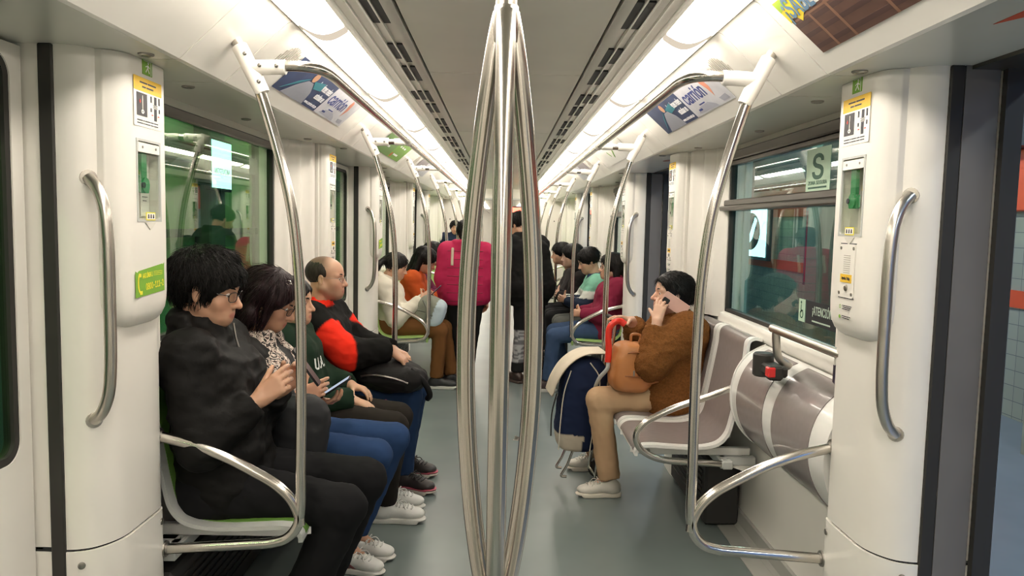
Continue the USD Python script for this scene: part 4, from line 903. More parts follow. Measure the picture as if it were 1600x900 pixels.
def hand(F, wr, d, n, t, curl=.45, curls=None, spread=.05, sc=1.0, thumb=(.55, .75, .35), thumb2=None):
    """d: towards the knuckles, n: out of the palm, t: towards the thumb side."""
    d, n, t = [A(x, float) / np.linalg.norm(x) for x in (d, n, t)]; t = t - d * (t @ d); t /= np.linalg.norm(t); n = np.cross(d, t) * (1 if np.cross(d, t) @ n > 0 else -1); W = A(wr, float); S = sc
    kn = []
    for i, o in enumerate((.029, .010, -.009, -.027)):
        k = W + d * (.083, .087, .083, .075)[i] * S + t * o * S - n * .002 * S; kn.append(k)
        F.add(cone(W + t * o * .55 * S + d * .008 * S, k, .0145 * S, .0112 * S), k=.014 * S)
    F.add(cone(W + d * .02 * S + t * .018 * S + n * .006 * S, W + d * .055 * S + t * .02 * S + n * .005 * S, .0135 * S), cone(W + d * .02 * S - t * .018 * S + n * .004 * S, W + d * .06 * S - t * .018 * S + n * .003 * S, .011 * S), k=.012 * S)
    for i, L in enumerate((.074, .082, .076, .060)):
        c = (curls or (curl,) * 4)[i]; dirn = d + t * spread * (1.5, .4, -.6, -1.8)[i]; dirn /= np.linalg.norm(dirn); a = 0; p = kn[i]
        for j, (ln, r0, r1) in enumerate(((.46, .0098, .0090), (.30, .0090, .0083), (.24, .0083, .0074))):
            a += c * (1.0, 1.25, .8)[j]; q = p + (dirn * math.cos(a) + n * math.sin(a)) * L * ln * S; F.add(cone(p, q, r0 * S * (.9 if i == 3 else 1), r1 * S * (.9 if i == 3 else 1)), k=.004 * S); p = q
    td = d * thumb[0] + t * thumb[1] + n * thumb[2]; td /= np.linalg.norm(td); p = W + d * .022 * S + t * .022 * S; q = p + td * .042 * S; F.add(cone(p, q, .0145 * S, .0112 * S), k=.010 * S)
    td2 = td if thumb2 is None else d * thumb2[0] + t * thumb2[1] + n * thumb2[2]; td2 = td2 / np.linalg.norm(td2); r = q + td2 * .030 * S; F.add(cone(q, r, .0108 * S, .0098 * S), k=.004 * S); F.add(cone(r, r + (td2 * .9 + n * .25) * .024 * S, .0098 * S, .0084 * S), k=.004 * S)
class Fig:
    """a figure: local axes f (forward), l (left), z (up); meshes become children of one Xform."""
    def __init__(s, name, label, org, yaw, J, head, group=None):
        s.t = thing(name, label, 'person', (org[0], org[1], 0), yaw); s.J = {k: A(v, float) for k, v in J.items()}; s.h = head
        if s.J['pelvis'][2] < .7:
            for k, q in (('pelvis', .055), ('waist', .06), ('chest', .04)): s.J[k][0] += q
    def put(s, name, m, material, col=None, parent=None, **k): return obj(name, m.pair if isinstance(m, Organic) else m, material, parent or s.t, smooth=k.pop('smooth', True), col=col, **k)
SKINM = tinted('skin', rough=.46, sss=.12, bump=.12, bscale=320., bdist=.0004, var=.08, vscale=14.)
CLOTHM = tinted('cloth_tinted', rough=.9, bump=.35, bscale=420., bdist=.0006, spec=.15, var=.14, vscale=9.)
NYLON = tinted('nylon_tinted', rough=.62, bump=.3, bscale=150., bdist=.001, spec=.14, var=.12, vscale=9.)
DENIM = tinted('denim_tinted', rough=.9, spec=.15, bump=.5, bscale=700., bdist=.0006, var=.22, vscale=16.)
LEATHM = tinted('leather_tinted', rough=.42, bump=.4, bscale=180., bdist=.0008, var=.15, vscale=12.)
def hairmat(name, c, rough=.5): return mat(name, c, rough=rough, var=.5, vscale=70., stretch=(1, 1, .18), bump=.7, bscale=160., bdist=.002, spec=.22)
HBLACK = hairmat('hair_black', (.0065, .0055, .005)); HRED = hairmat('hair_plum_brown', (.017, .0065, .008)); HBROWN = hairmat('hair_dark_brown', (.022, .014, .010)); HGREY = hairmat('hair_receding', (.030, .022, .018), .5)
EYEM = tinted('eye', rough=.08, var=.0); FRAMEM = mat('spectacle_frame', (.02, .017, .016), rough=.25); LENS = pane('spectacle_lens', (.93, .93, .93), 1.5)
def flat(m, c): return np.tile(A(c, float), (len(m.v), 1))
def body_parts(s, g, skirt=0.0):
    """torso and arm cones with g metres of growth."""
    J = s.J; out = []; w = J['w'][0] if 'w' in J else 1.0
    for sg in (-1, 1):
        o = A([0, sg * .062 * w, 0]); out += [cone(J['pelvis'] + o, J['waist'] + o * .95, (.118 + skirt) * w + g, .104 * w + g), cone(J['waist'] + o * .95, J['chest'] + o * 1.15, .104 * w + g, .108 * w + g)]
    return out
def arm(s, side, g, cuff=0.0, g2=None, k=1.0):
    J = s.J; a, b, c = J['sh' + side], J['el' + side], J['wr' + side]; u = (c - b) / np.linalg.norm(c - b)
    return [cone(J['neck'] + A([0, 0, -.045]), a, .055 + g, .062 * k + g), cone(a, b, .060 * k + g, .049 * k + g), cone(b, c + u * cuff, .049 * k + g, (.031 if g2 is None else .031) * k + (g if g2 is None else g2), cutb=0.0)]
def leg(s, side, g, hem=0.0, k=1.0, shin=None):
    J = s.J; a, b, c = J['hip' + side], J['kn' + side], J['an' + side]; u = (c - b) / np.linalg.norm(c - b)
    return [cone(a, b, .088 * k + g, .060 * k + g), cone(b, c + u * hem, .058 * k + g, (.040 * k + g) if shin is None else shin, cutb=0.0)]
def make_skin(s, skin, lid=.35, female=0, hands=(), fine=.0038, coarse=.02, beard=0.0, plump=0.0, legs=True, lip=(.45, .15, .12), scalp=0.0):
    J, h = s.J, s.h; fl = [(h(.005, 0, 0), A([.13, .10, .135]) * h.sc, fine)]
    for hd in hands: fl.append((A(hd['wr']) + A(hd['d']) / np.linalg.norm(hd['d']) * .075, .085, fine))
    pts = A([v for k, v in J.items() if k != 'w'] + [h(0, 0, .13)]); F = Field(pts.min(0) - .17, pts.max(0) + .17, coarse, fl)
    F.add(*body_parts(s, -.022), k=.06)
    for sd in 'RL':
        F.add(*arm(s, sd, -.014, 0), k=.03); F.add(cone(J['el' + sd], J['wr' + sd], .036, .0255), k=.02)
        if legs: F.add(*leg(s, sd, -.02), cone(J['an' + sd], J['an' + sd] + A([.08, 0, -.055]), .03, .025), k=.03)
    F.add(h.k((-.022, 0, -.055), tuple(h.inv(J['neck'] + A([0, 0, -.02]))), .050 + plump, .062), k=.03)
    skull(F, h, female, lid, plump)
    for hd in hands: hand(F, **hd)
    m = F.mesh(); s.put('body', m, SKINM, face_tint(m.v, h, skin, lip, beard, scalp)); s.skinF = F
    for sg in (-1, 1):
        e = trimesh.creation.uv_sphere(.0135 * h.sc, count=[20, 26]); v = e.vertices @ h.R.T; c = h.c + h.R @ (A([.0735, sg * .031, -.001]) * h.sc); dirn = h.R @ A([math.cos(.25), 0, -math.sin(.25)]); q = (v @ dirn) / (.0135 * h.sc)
        col = np.where(q[:, None] > .962, A([.012, .008, .006]), np.where(q[:, None] > .875, A([.06, .03, .015]), A([.72, .68, .64]))); s.put('eye', (v + c, e.faces), EYEM, col)
        br = tube([h(.0945, sg * .012, .0195), h(.093, sg * .024, .0245), h(.084, sg * .038, .0245), h(.072, sg * .049, .019)], A([.0026, .0038, .0032, .0016]) * h.sc, 8); s.put('eyebrow', br, HBLACK)
def spectacles(s, w=.0235, hgt=.0165, drop=-.004, thick=.0014, col=None):
    h = s.h; fr = []; t = None
    for sg in (-1, 1):
        a = np.linspace(0, 2 * PI, 25); sq = lambda x: np.sign(x) * np.abs(x) ** .7
        ring = [h(.105 - 3.0 * (abs(sg * .033 + w * sq(math.cos(q)))) ** 2, sg * .033 + w * sq(math.cos(q)), drop + hgt * sq(math.sin(q))) for q in a]
        fr.append(tube(ring, thick, 8)); fr.append(tube([h(.0935, sg * .0565, drop + .006), h(.075, sg * .073, drop + .007), h(.02, sg * .0765, drop + .006), h(-.012, sg * .0765, drop + .002), h(-.03, sg * .074, drop - .018)], thick, 8))
    fr.append(tube([h(.1035, -.0095, drop + .003), h(.106, 0, drop + .006), h(.1035, .0095, drop + .003)], thick, 8))
    t = s.put('spectacles', cat(*fr), col or FRAMEM, smooth=40)
    for sg in (-1, 1):
        a = np.linspace(0, 2 * PI, 21)[:-1]; ring = A([h(.1045 - 3.0 * (abs(sg * .033 + w * .97 * math.cos(q))) ** 2, sg * .033 + w * .97 * math.cos(q), drop + hgt * .97 * math.sin(q)) for q in a]); off = s.h.R @ A([.0012, 0, 0])
        obj('lens', loft([ring, ring + off]), LENS, t, smooth=40)
def wrinkle(m, amp, q=(14, 14, 20), seed=0, fine=0.0):
    d = (meshkit.fbm(m.v * A(q, float), 3, seed) - .5) * 2 * amp
    ridg = 1 - np.abs(meshkit.noise(m.v * A(q, float) * 1.15 + 7, seed + 5) * 2 - 1) ** .8; d += (ridg - .5) * amp * .8
    if fine: d += (meshkit.noise(m.v * 160., seed + 9) - .5) * fine
    return m.push(d)
def jacket(s, name, material, colfn, g=.012, h=.011, amp=.006, cuff=-.005, k=1.0, collar=.0, hood=0, skirt=.0, hemz=None, seed=1, extra=(), fine=0.0, cuffg=None, q=(14, 14, 20)):
    J = s.J; pts = A([J[x] for x in ('pelvis', 'waist', 'chest', 'neck', 'shR', 'shL', 'elR', 'elL', 'wrR', 'wrL')]); F = Field(pts.min(0) - .20, pts.max(0) + .2, h)
    F.add(*body_parts(s, g, skirt), k=.06)
    for sd in 'RL': F.add(*arm(s, sd, g, cuff, g2=cuffg, k=k), k=.035)
    n = J['neck']
    if collar:
        ax_ = s.h(-.02, 0, -.06) - n; ax_ /= np.linalg.norm(ax_)
        for a in np.linspace(0, 2 * PI, 14, endpoint=False):
            o = A([math.cos(a) * .066 - .002, math.sin(a) * .068, 0]); F.add(cone(n + o - ax_ * .02, n + o * .98 + ax_ * (collar + .018 * (math.cos(a) < -.2)), .018, .013), k=.012)
    if hood:
        for a in np.linspace(-1.35, 1.35, 9):
            o = A([-math.cos(a) * .085, math.sin(a) * .10, .0]); F.add(cone(n + o + A([0, 0, -.02]), n + o + A([-.01, 0, .045 * hood]), .034, .028), k=.02)
    F.add(*extra, k=.02)
    if hemz is not None: F.cut((lambda X, Y, Z: (Z - hemz) + 0 * X + 0 * Y, A([-9, -9, -9.]), A([9., 9., hemz])), k=.01)
    m = F.mesh(); base = m.v.copy(); wrinkle(m, amp, q, seed, fine); s.jf = F
    return s.put(name, m, material, colfn(base, s)), m
def trousers(s, name, material, c, g=.012, h=.012, amp=.004, hem=.0, k=1.0, shin=None, seed=3, colfn=None):
    J = s.J; pts = A([J[x] for x in ('hipR', 'hipL', 'knR', 'knL', 'anR', 'anL')]); F = Field(pts.min(0) - .17, pts.max(0) + .17, h)
    for sd in 'RL': F.add(*leg(s, sd, g, hem, k, shin), k=.02)
    F.add(cone(J['hipR'], J['hipL'], .105 * k + g), cone(J['pelvis'], J['waist'] * .5 + J['pelvis'] * .5, .12), k=.04)
    m = F.mesh(); b = m.v.copy(); wrinkle(m, amp, (16, 16, 16), seed)
    col = flat(m, c) if colfn is None else colfn(b, s)
    return s.put(name, m, material, col)
def shoe(s, side, toe, upper=(.75, .74, .70), sole=(.72, .70, .65), h=.0065, sc=1.0, stripe=None, um=None, soleline=None, boot=0.0, z0=0.0, laces=True):
    an = s.J['an' + side]; d = A([*toe, 0.]); d /= np.linalg.norm(d); l = A([-d[1], d[0], 0]); up = A([0, 0, 1.]); O = A([an[0], an[1], z0]) + d * .0
    w = lambda f, y, z: O + d * (f * sc) + l * (y * sc) + up * (z * sc); R = np.stack([d, l, up], 1); E = lambda f, y, z, r: ell(w(f, y, z), A(r) * sc * np.ones(3), R)
    F = Field(O - .26, O + A([.26, .26, .22 + boot]), h)
    F.add(E(-.035, 0, .055, (.04, .036, .045)), cone(w(-.005, 0, .06), w(.10, .002, .055), .040 * sc, .034 * sc), E(.135, .002, .046, (.062, .043, .030)), cone(w(-.01, 0, .06), w(.01, 0, .105 + boot), .040 * sc, (.043 + .008 * bool(boot)) * sc, cutb=.0), k=.03)
    F.cut((lambda X, Y, Z: Z - (z0 + .024 * sc) + 0 * X + 0 * Y, O - 1, A([9, 9, z0 + .024 * sc])), k=.003)
    m = F.mesh(); t = s.put('shoe', m, um or LEATHM, flat(m, upper))
    ol = [(-.078, 0), (-.068, .028), (-.035, .037), (.03, .035), (.09, .042), (.14, .046), (.18, .036), (.2, .012), (.2, -.012), (.18, -.036), (.14, -.043), (.09, -.038), (.03, -.034), (-.035, -.036), (-.068, -.027)]
    p = spline([(*q, 0) for q in ol] + [(*ol[0], 0)], 4)[:-1, :2]; rings = []
    for z, g in ((.0, -.006), (.004, 0), (.022, .001), (.029, -.004)): c = p.mean(0); rings.append([w(*(c + (q - c) * (1 + g / .06)), z + (.012 if q[0] > .17 else 0) * (z < .02)) for q in p])
    so = loft(rings); obj('sole', so, LEATHM, t, col=np.tile(A(sole, float), (len(so.vertices), 1)))
    if soleline: sl = loft([[w(*(p.mean(0) + (q - p.mean(0)) * 1.025), z + (.006 if q[0] > .17 else 0)) for q in p] for z in (.024, .029)]); obj('sole_line', sl, LEATHM, t, col=np.tile(A(soleline, float), (len(sl.vertices), 1)))
    if laces:
        ls = []; zs_ = []
        for i in range(5):
            f = .055 + .019 * i; pp = A([w(f + df, y, .18) for df, y in ((0, .026), (.004, .012), (.006, -.012), (0, -.026))]); dp = np.nan_to_num(F.depth(pp, A([0, 0, -1.]), 80, .17), nan=.1); zs_.append(pp - A([0, 0, 1.]) * (dp - .003)[:, None])
        ls = [tube(spline(q_, 4), .0034 * sc, 6) for q_ in zs_]; K = zs_[0][1] * .5 + zs_[0][2] * .5
        for i in range(4): ls.append(tube([zs_[i][0], zs_[i + 1][2]], .003 * sc, 6)); ls.append(tube([zs_[i][3], zs_[i + 1][1]], .003 * sc, 6))
        for q_ in (1, -1): ls.append(tube(spline([K, K + l * .028 * q_ + up * .012 + d * .01, K + l * .040 * q_ - up * .004 + d * .004, K + l * .018 * q_ + up * .004], 4), .0026 * sc, 6)); ls.append(tube(spline([K, K + l * .022 * q_ + d * .03 + up * .004, K + l * .035 * q_ + d * .045 - up * .02], 4), .0026 * sc, 6))
        lsx = []
        for i in range(5):
            f = .055 + .019 * i; zt = .098 - .0085 * i; lsx.append(tube(spline([w(f, .028, zt - .018), w(f + .004, .012, zt), w(f + .006, -.012, zt), w(f, -.028, zt - .018)], 4), .0032 * sc, 6))
        lc = cat(*ls); obj('laces', lc, LEATHM, t, col=np.tile(A(upper, float) * .95, (len(lc.vertices), 1)))
    if stripe:
        for f in (.028, .058):
            pts = A([w(f + dx * .010 - .011 * j, -.07, .030 + .011 * j) for j in range(5) for dx in (-1, 1)]); dep = F.depth(pts, l, 80, .09); dep = np.where(np.isnan(dep), .035, dep); q = pts + l * (dep - .002)[:, None]; q2 = q - l * .0025
            q, q2 = [list(x[0::2]) + list(x[1::2][::-1]) for x in (q, q2)]; n = len(q); vv = np.vstack([q, q2]); fc = []
            for j in range(4): a, b_, c, e = j, j + 1, n - 2 - j, n - 1 - j; fc += [[n + a, n + b_, n + c], [n + a, n + c, n + e], [a, c, b_], [a, e, c]]
            mm = trimesh.Trimesh(vv, fc + [[f_[2], f_[1], f_[0]] for f_ in fc], process=False); obj('side_stripe', mm, LEATHM, t, smooth=False, col=np.tile(A(stripe, float), (len(vv), 1)))
    return t
def hair(s, material, prims, cuts=(), h=.006, amp=.004, seed=0, freq=9., k=.02, name='hair', parent=None, flow=2.2, strands=0, slen=.04, lift=.25, fwd=.3):
    hd = s.h; pl = [p for p in prims]; lo = np.min([p[1] for p in pl], 0) - .03; hi = np.max([p[2] for p in pl], 0) + .03; F = Field(lo, hi, h)
    F.add(*pl, k=k); F.cut(*cuts, k=.010)
    m = F.mesh(); p = hd.inv(m.v); az = np.arctan2(p[:, 1], p[:, 0] + .02); q = np.c_[np.cos(az) * freq, np.sin(az) * freq, p[:, 2] * 100 * flow * .12]
    d = (meshkit.noise(q, seed) - .5) * 2 * amp + (meshkit.noise(q * A([3.1, 3.1, 1.2]), seed + 3) - .5) * amp
    m.push(d); o = s.put(name, m, material, parent=parent)
    if strands: strand_mesh(s, o, m, material, strands, slen, lift, seed, fwd)
    return o
def strand_mesh(s, o, m, material, n, ln, lift, seed, fwd):
    """loose strands lying over the hair, three-sided, joined as one part."""
    rg = np.random.default_rng(seed + 50); N = m.normals(); hd = s.h; k = rg.integers(0, len(m.v), n); p, nn = m.v[k], N[k]; up = hd.R[:, 2]; q = hd.inv(p)
    keep = (q[:, 2] > -.16) & ~((q[:, 0] > .05) & (q[:, 2] < .05)); p, nn, q = p[keep], nn[keep], q[keep]; n = len(p)
    fl = -up[None] * np.clip(1.1 - q[:, 2:3] * 9, .05, 1.2) + (q[:, 0:1] * 7 * hd.R[:, 0] + q[:, 1:2] * 7 * hd.R[:, 1]) * np.clip(q[:, 2:3] * 12, 0, 1) + fwd * hd.R[:, 0] * np.clip(q[:, 2:3] * 10, 0, 1)
    fl += rg.normal(0, .11, (n, 3)); fl -= nn * (fl * nn).sum(1)[:, None]; fl /= np.linalg.norm(fl, axis=1)[:, None]
    L = ln * rg.uniform(.5, 1.2, n); pts = [p - nn * .002]; sgn = rg.uniform(.2, 1, n) * lift
    for i in range(4):
        t = (i + 1) / 4; pts.append(p + fl * (L * t)[:, None] + nn * (sgn * L * (t - .75 * t * t))[:, None] - up * (L * .16 * t * t)[:, None])
    pts = np.stack(pts, 1); side = np.cross(fl, nn); r = A([.0007, .0011, .001, .0008, .0002]); V = []
    for a in (0, 2.094, 4.189): V.append(pts + (math.cos(a) * side + math.sin(a) * nn)[:, None] * r[None, :, None])
    tq = hd.inv(pts[:, -1]); ok = ~((tq[:, 0] > .045) & (tq[:, 2] < .024)); V = np.stack(V, 2).reshape(n, 15, 3)[ok]; n = len(V); F = []
    for i in range(4):
        for j in range(3): a, b = i * 3 + j, i * 3 + (j + 1) % 3; F += [[a, b, b + 3], [a, b + 3, a + 3]]
    F = (A(F)[None] + (np.arange(n) * 15)[:, None, None]).reshape(-1, 3); obj('hair_strands', (V.reshape(-1, 3), F), material, o, smooth=True, kind='stuff')
def cap(h, t=.012, back=0.0): return [h.e(-.014 - back * .5, 0, .036, (.099 + t + back * .5, .077 + t, .083 + t)), h.e(.022, 0, .040, (.068 + t * .6, .066 + t, .058 + t))]
def face_cut(h, top=.052, wide=.070, side=.02, low=-.045):
    """clears the face, the ears' front and everything under the hairline."""
    return [h.e(.105, 0, top - .094, (.095, wide, .094)), h.e(.03, 0, low - .082, (.088, .15, .082))]
def seated(lean=0.0, spread=.10, **kw):
    J = dict(pelvis=(0, 0, .575), waist=(-.03 + lean * .3, 0, .72), chest=(-.035 + lean * .7, 0, .89), neck=(-.03 + lean, 0, 1.03), shR=(-.03 + lean, -.165, .975), shL=(-.03 + lean, .165, .975), elR=(.06 + lean, -.215, .745), elL=(.06 + lean, .215, .745), wrR=(.26, -.10, .70), wrL=(.26, .10, .70),
             hipR=(.02, -.085, .565), hipL=(.02, .085, .565), knR=(.47, -spread, .535), knL=(.47, spread, .535), anR=(.46, -spread, .105), anL=(.46, spread, .105)); J.update(kw); return J
def drop(s, dz, keys=('waist', 'chest', 'neck', 'shR', 'shL', 'elR', 'elL')):
    for k in keys: s[k] = tuple(A(s[k]) + A([0, 0, dz]))
    return s
def phone(name, label, c, u, v, m=None, sz=(.073, .15)):
    b = Board(c, u, v); t = thing(name, label, 'phone'); w, hh = sz[0] / 2, sz[1] / 2
    obj('phone_body', b.rect(-w, -hh, w, hh, .008, -.008, .009), m or mat('phone_black', (.015, .015, .017), rough=.25), t); obj('screen', b.rect(-w + .003, -hh + .004, w - .003, hh - .004, .0006, .0, .007), glow('phone_screen', (.55, .62, .75), .9), t)
    return b, t
def pack(name, label, c, r, material, col, yaw=0.0, pitch=0.0, h=.011, amp=.006, seed=4, power=2.6, group=None):
    """a soft bag as a rounded super-ellipsoid."""
    t = thing(name, label, 'bag', (c[0], c[1], 0), 0); R = rot(yaw, pitch); C = A([0, 0, c[2]]); r = A(r, float); F = Field(C - r.max() * 1.5, C + r.max() * 1.5, h)
    def fn(X, Y, Z):
        x, y, z = X - C[0], Y - C[1], Z - C[2]; q = [np.abs(R[0, k] * x + R[1, k] * y + R[2, k] * z) / r[k] for k in range(3)]
        return ((q[0] ** power + q[1] ** power + q[2] ** power) ** (1 / power) - 1) * r.min()
    F.add((fn, C - r.max() * 1.3, C + r.max() * 1.3), k=.005); m = F.mesh(); b = m.v.copy(); wrinkle(m, amp, (13, 13, 17), seed)
    loc = (b - C) @ R; obj('bag_body', m.pair, material, t, smooth=True, col=(col(loc) if callable(col) else np.tile(A(col, float), (len(b), 1))))
    return t, (lambda f, l, u: C + R @ A([f, l, u])), F
UPRIGHT = (0, 0, 1)
LX, RX = -1.0, 1.0
BLK = (.0075, .007, .0065)
plain = lambda c: (lambda v, s: np.tile(A(c, float), (len(v), 1)))
# ---- young man in the black jacket
J = seated(spread=.10, chest=(-.02, 0, .92), neck=(-.025, 0, 1.085), waist=(-.03, 0, .73), shR=(-.01, -.18, 1.02), shL=(-.035, .185, 1.02), elR=(.05, -.235, .755), elL=(.10, .20, .76), wrR=(.205, -.135, .882), wrL=(.215, .045, .875), hipR=(.02, -.09, .56), hipL=(.02, .09, .56), knR=(.475, -.085, .50), knL=(.51, .13, .525), anR=(.30, -.08, .10), anL=(.335, .12, .10), w=(1.06, 0, 0))
h = Head((-.012, 0, 1.236), -2, 12, 0, 1.03)
s = Fig('person', 'young person with black fringe and glasses in a black hooded jacket, looking at a phone', (LX, 2.66), 0, J, h)
make_skin(s, (.56, .315, .20), lid=.10, hands=[dict(wr=J['wrR'], d=(.72, .18, .62), n=(.05, .92, -.2), t=(-.55, .1, .75), curls=(.35, .5, .6, .7), thumb=(.75, .45, .45), sc=.98), dict(wr=J['wrL'], d=(.72, -.05, .62), n=(.1, -.95, -.1), t=(-.55, 0, .75), curl=.5, thumb=(.8, .4, .4))])
spectacles(s)
hair(s, HBLACK, cap(h, .021, .008) + [h.k((.062, -.045, .062), (.088, -.048, .036), .022, .012), h.k((.070, -.015, .066), (.102, -.018, .036), .022, .012), h.k((.070, .015, .066), (.102, .014, .036), .022, .012), h.k((.062, .045, .062), (.088, .046, .036), .022, .012), h.k((-.02, -.02, .12), (.05, .01, .12), .02), h.e(-.075, 0, -.01, (.045, .065, .06)), *[h.k((.018, sg * .078, .03), (.010, sg * .078, -.005), .012, .006) for sg in (-1, 1)]],
     [h.e(.122, 0, -.060, (.098, .125, .096)), h.e(.012, 0, -.125, (.080, .14, .085)), h.e(-.006, -.09, -.018, (.024, .03, .036)), h.e(-.006, .09, -.018, (.024, .03, .036))], h=.0055, amp=.005, seed=2, freq=15, strands=5200, slen=.036, lift=.5, fwd=.6)
jacket(s, 'jacket', NYLON, plain(BLK), g=.022, h=.0095, amp=.012, q=(11, 11, 19), collar=.055, hood=1.1, seed=11, k=1.12, cuff=-.02, cuffg=.018)
n = A(J['neck'])
s.put('zip', tube([n + A([.092, .02, .03]), n + A([.10, .02, -.02]), n + A([.125, .015, -.10])], .004, 8), SCREW)
trousers(s, 'trousers', CLOTHM, (.010, .010, .011), g=.016, h=.012, k=1.02, shin=.07, amp=.006)
for sd, td in (('R', (1, -.1)), ('L', (1, .1))): shoe(s, sd, td, BLK, (.03, .03, .03))
phone('phone', 'phone in the hands of the young person in the black jacket', (LX + .335, 2.615, .975), (.15, -1, 0), (-.55, -.1, .8))
# ---- woman with plum hair and animal-print collar
J = seated(chest=(-.02, 0, .84), waist=(-.03, 0, .70), neck=(-.005, 0, .975), shR=(-.03, -.165, .925), shL=(-.03, .165, .925), elR=(.05, -.20, .70), elL=(.08, .20, .70), wrR=(.19, -.085, .765), wrL=(.22, .045, .715), knR=(.50, -.06, .52), knL=(.55, .12, .54), anR=(.365, -.015, .105), anL=(.385, .115, .105), w=(1.0, 0, 0))
h = Head((.052, 0, 1.148), 2, 27, 0, .97)
s = Fig('person', 'woman with long plum-brown hair and glasses in an animal-print collar, head bent over her phone', (LX, 3.17), 0, J, h)
make_skin(s, (.50, .27, .17), lid=-.1, female=1, hands=[dict(wr=J['wrR'], d=(.85, .2, .3), n=(.1, .9, .2), t=(-.3, .1, .9), curls=(.35, .5, .6, .6), sc=.92), dict(wr=J['wrL'], d=(.95, -.25, .05), n=(-.5, -.2, .8), t=(.3, -.9, .2), curl=.45, sc=.92)], beard=0.0)
spectacles(s, .025, .0175)
hp = cap(h, .018, .012) + [h.k((-.05, -.065, .03), (-.045, -.075, -.09), .040, .032), h.k((-.05, .065, .03), (-.045, .075, -.09), .040, .032), h.k((-.085, 0, .0), (-.09, 0, -.12), .055, .045), h.k((.02, -.078, .02), (.03, -.086, -.075), .022, .016), h.k((.02, .078, .02), (.03, .086, -.075), .022, .016), h.k((-.03, -.090, -.075), (-.035, -.085, -.19), .028, .022), h.k((-.09, -.03, -.1), (-.10, -.03, -.22), .048, .04), h.k((.05, -.052, .075), (.052, -.074, .02), .022, .016), h.k((.05, .052, .075), (.052, .074, .02), .022, .016)]
hair(s, HRED, hp, [h.e(.128, 0, -.052, (.094, .098, .118))], h=.006, amp=.003, seed=5, freq=17, strands=3600, slen=.07, lift=.02, fwd=.1)
s.put('hair_clip', cat(tube([h(.028, -.052, .112), h(.045, -.05, .118), h(.056, -.05, .109), h(.045, -.052, .106), h(.030, -.054, .104)], .002, 8), tube([h(.035, -.062, .104), h(.05, -.06, .10)], .002, 8)), STEELP)
s.put('earring', xf(trimesh.creation.icosphere(2, .0042), trimesh.transformations.translation_matrix(h(.0, -.079, -.046))), STEELP)
def jc(v, s):
    return np.tile(A([.020, .019, .019]), (len(v), 1))
jacket(s, 'jacket', NYLON, jc, g=.022, h=.010, amp=.008, seed=21, k=1.1, cuff=-.02, cuffg=.014)
LEO = usdkit.material(stage, '/World/Looks/animal_print', {'tc': ('texture_coordinate', {}), 'nz': ('noise_texture', {'scale': 27., 'detail': 1., 'distortion': 2.4}), 'rp': ('rgb_ramp', {'ramp': [(0, (.02, .017, .016)), (.43, (.02, .017, .016)), (.45, (.60, .52, .45)), (.53, (.62, .54, .47)), (.55, (.33, .20, .17)), (.575, (.025, .02, .02)), (.63, (.025, .02, .02)), (.65, (.55, .47, .41)), (1, (.55, .47, .41))]}), 'p': ('principled_bsdf', {'roughness': .85})},
    [('tc.object', 'nz.vector'), ('nz.fac', 'rp.fac'), ('rp.color', 'p.base_color')], surface='p.BSDF')
F = Field(A([-.25, -.28, .66]), A([.25, .28, 1.10]), .009); n = A(J['neck'])
F.add(*body_parts(s, .030), *[cone(n + A([-.01, sg * .04, -.02]), A(J['shR' if sg < 0 else 'shL']) + A([.0, sg * -.045, .0]), .062, .072) for sg in (-1, 1)], k=.05)
for a in np.linspace(.55, 2 * PI - .55, 13):
    o = A([math.cos(a) * .082, math.sin(a) * .088, 0]); F.add(cone(n + o + A([0, 0, -.05]), n + o * 1.05 + A([-.01, 0, .035]), .028, .020), k=.02)
F.cut(ell(n + A([.12, 0, -.06]), (.09, .045, .13)), (lambda X, Y, Z: Z - .70 + 0 * X + 0 * Y, A([-9, -9, -9.]), A([9, 9, .70])), k=.012)
m = F.mesh(); wrinkle(m, .006, (14, 14, 14), 3); s.put('printed_hood', m, LEO)
F = Field(A([-.1, -.12, .74]), A([.24, .12, 1.02]), .008); F.add(cone(n + A([.035, 0, -.02]), n + A([.075, 0, -.18]), .05, .06), k=.01); F.cut(ell(n + A([.07, 0, .05]), (.06, .05, .06))); m = F.mesh(); s.put('undershirt', m, CLOTHM, flat(m, (.42, .50, .50)))
s.put('bracelet', tube([A(J['wrR']) + A([.012, .0, .005]) + .030 * (math.cos(a) * A([-.3, 0, .95]) + math.sin(a) * A([0, 1, 0])) for a in np.linspace(0, 2 * PI, 16)], .005, 8), STEELP)
trousers(s, 'jeans', DENIM, (.024, .054, .135), g=.004, h=.011, shin=.048, amp=.004, hem=-.01)
shoe(s, 'R', (1, -.25), stripe=(.55, .18, .18), sc=.88); shoe(s, 'L', (1, -.12), sc=.88)
phone('phone', 'phone in the hands of the woman with plum-brown hair', (LX + .315, 3.165, .79), (.1, -1, 0), (.75, 0, .5))
t, w, F = pack('backpack', 'dark grey quilted backpack held between the two nearest left passengers', (LX + .235, 2.925, .66), (.11, .085, .15), NYLON, (.026, .027, .029), yaw=.2, pitch=.12, amp=.007, power=2.8)
obj('seam', cat(*[tube([w(.112 * math.cos(a) * .93, .087 * math.sin(a) * .93, u) for a in np.linspace(0, 2 * PI, 24)], .0035, 6) for u in (-.04, .05)]), NYLON, t, col=np.tile(A([.03, .03, .03]), (2 * (24 * 6 + 2), 1)), kind='stuff')
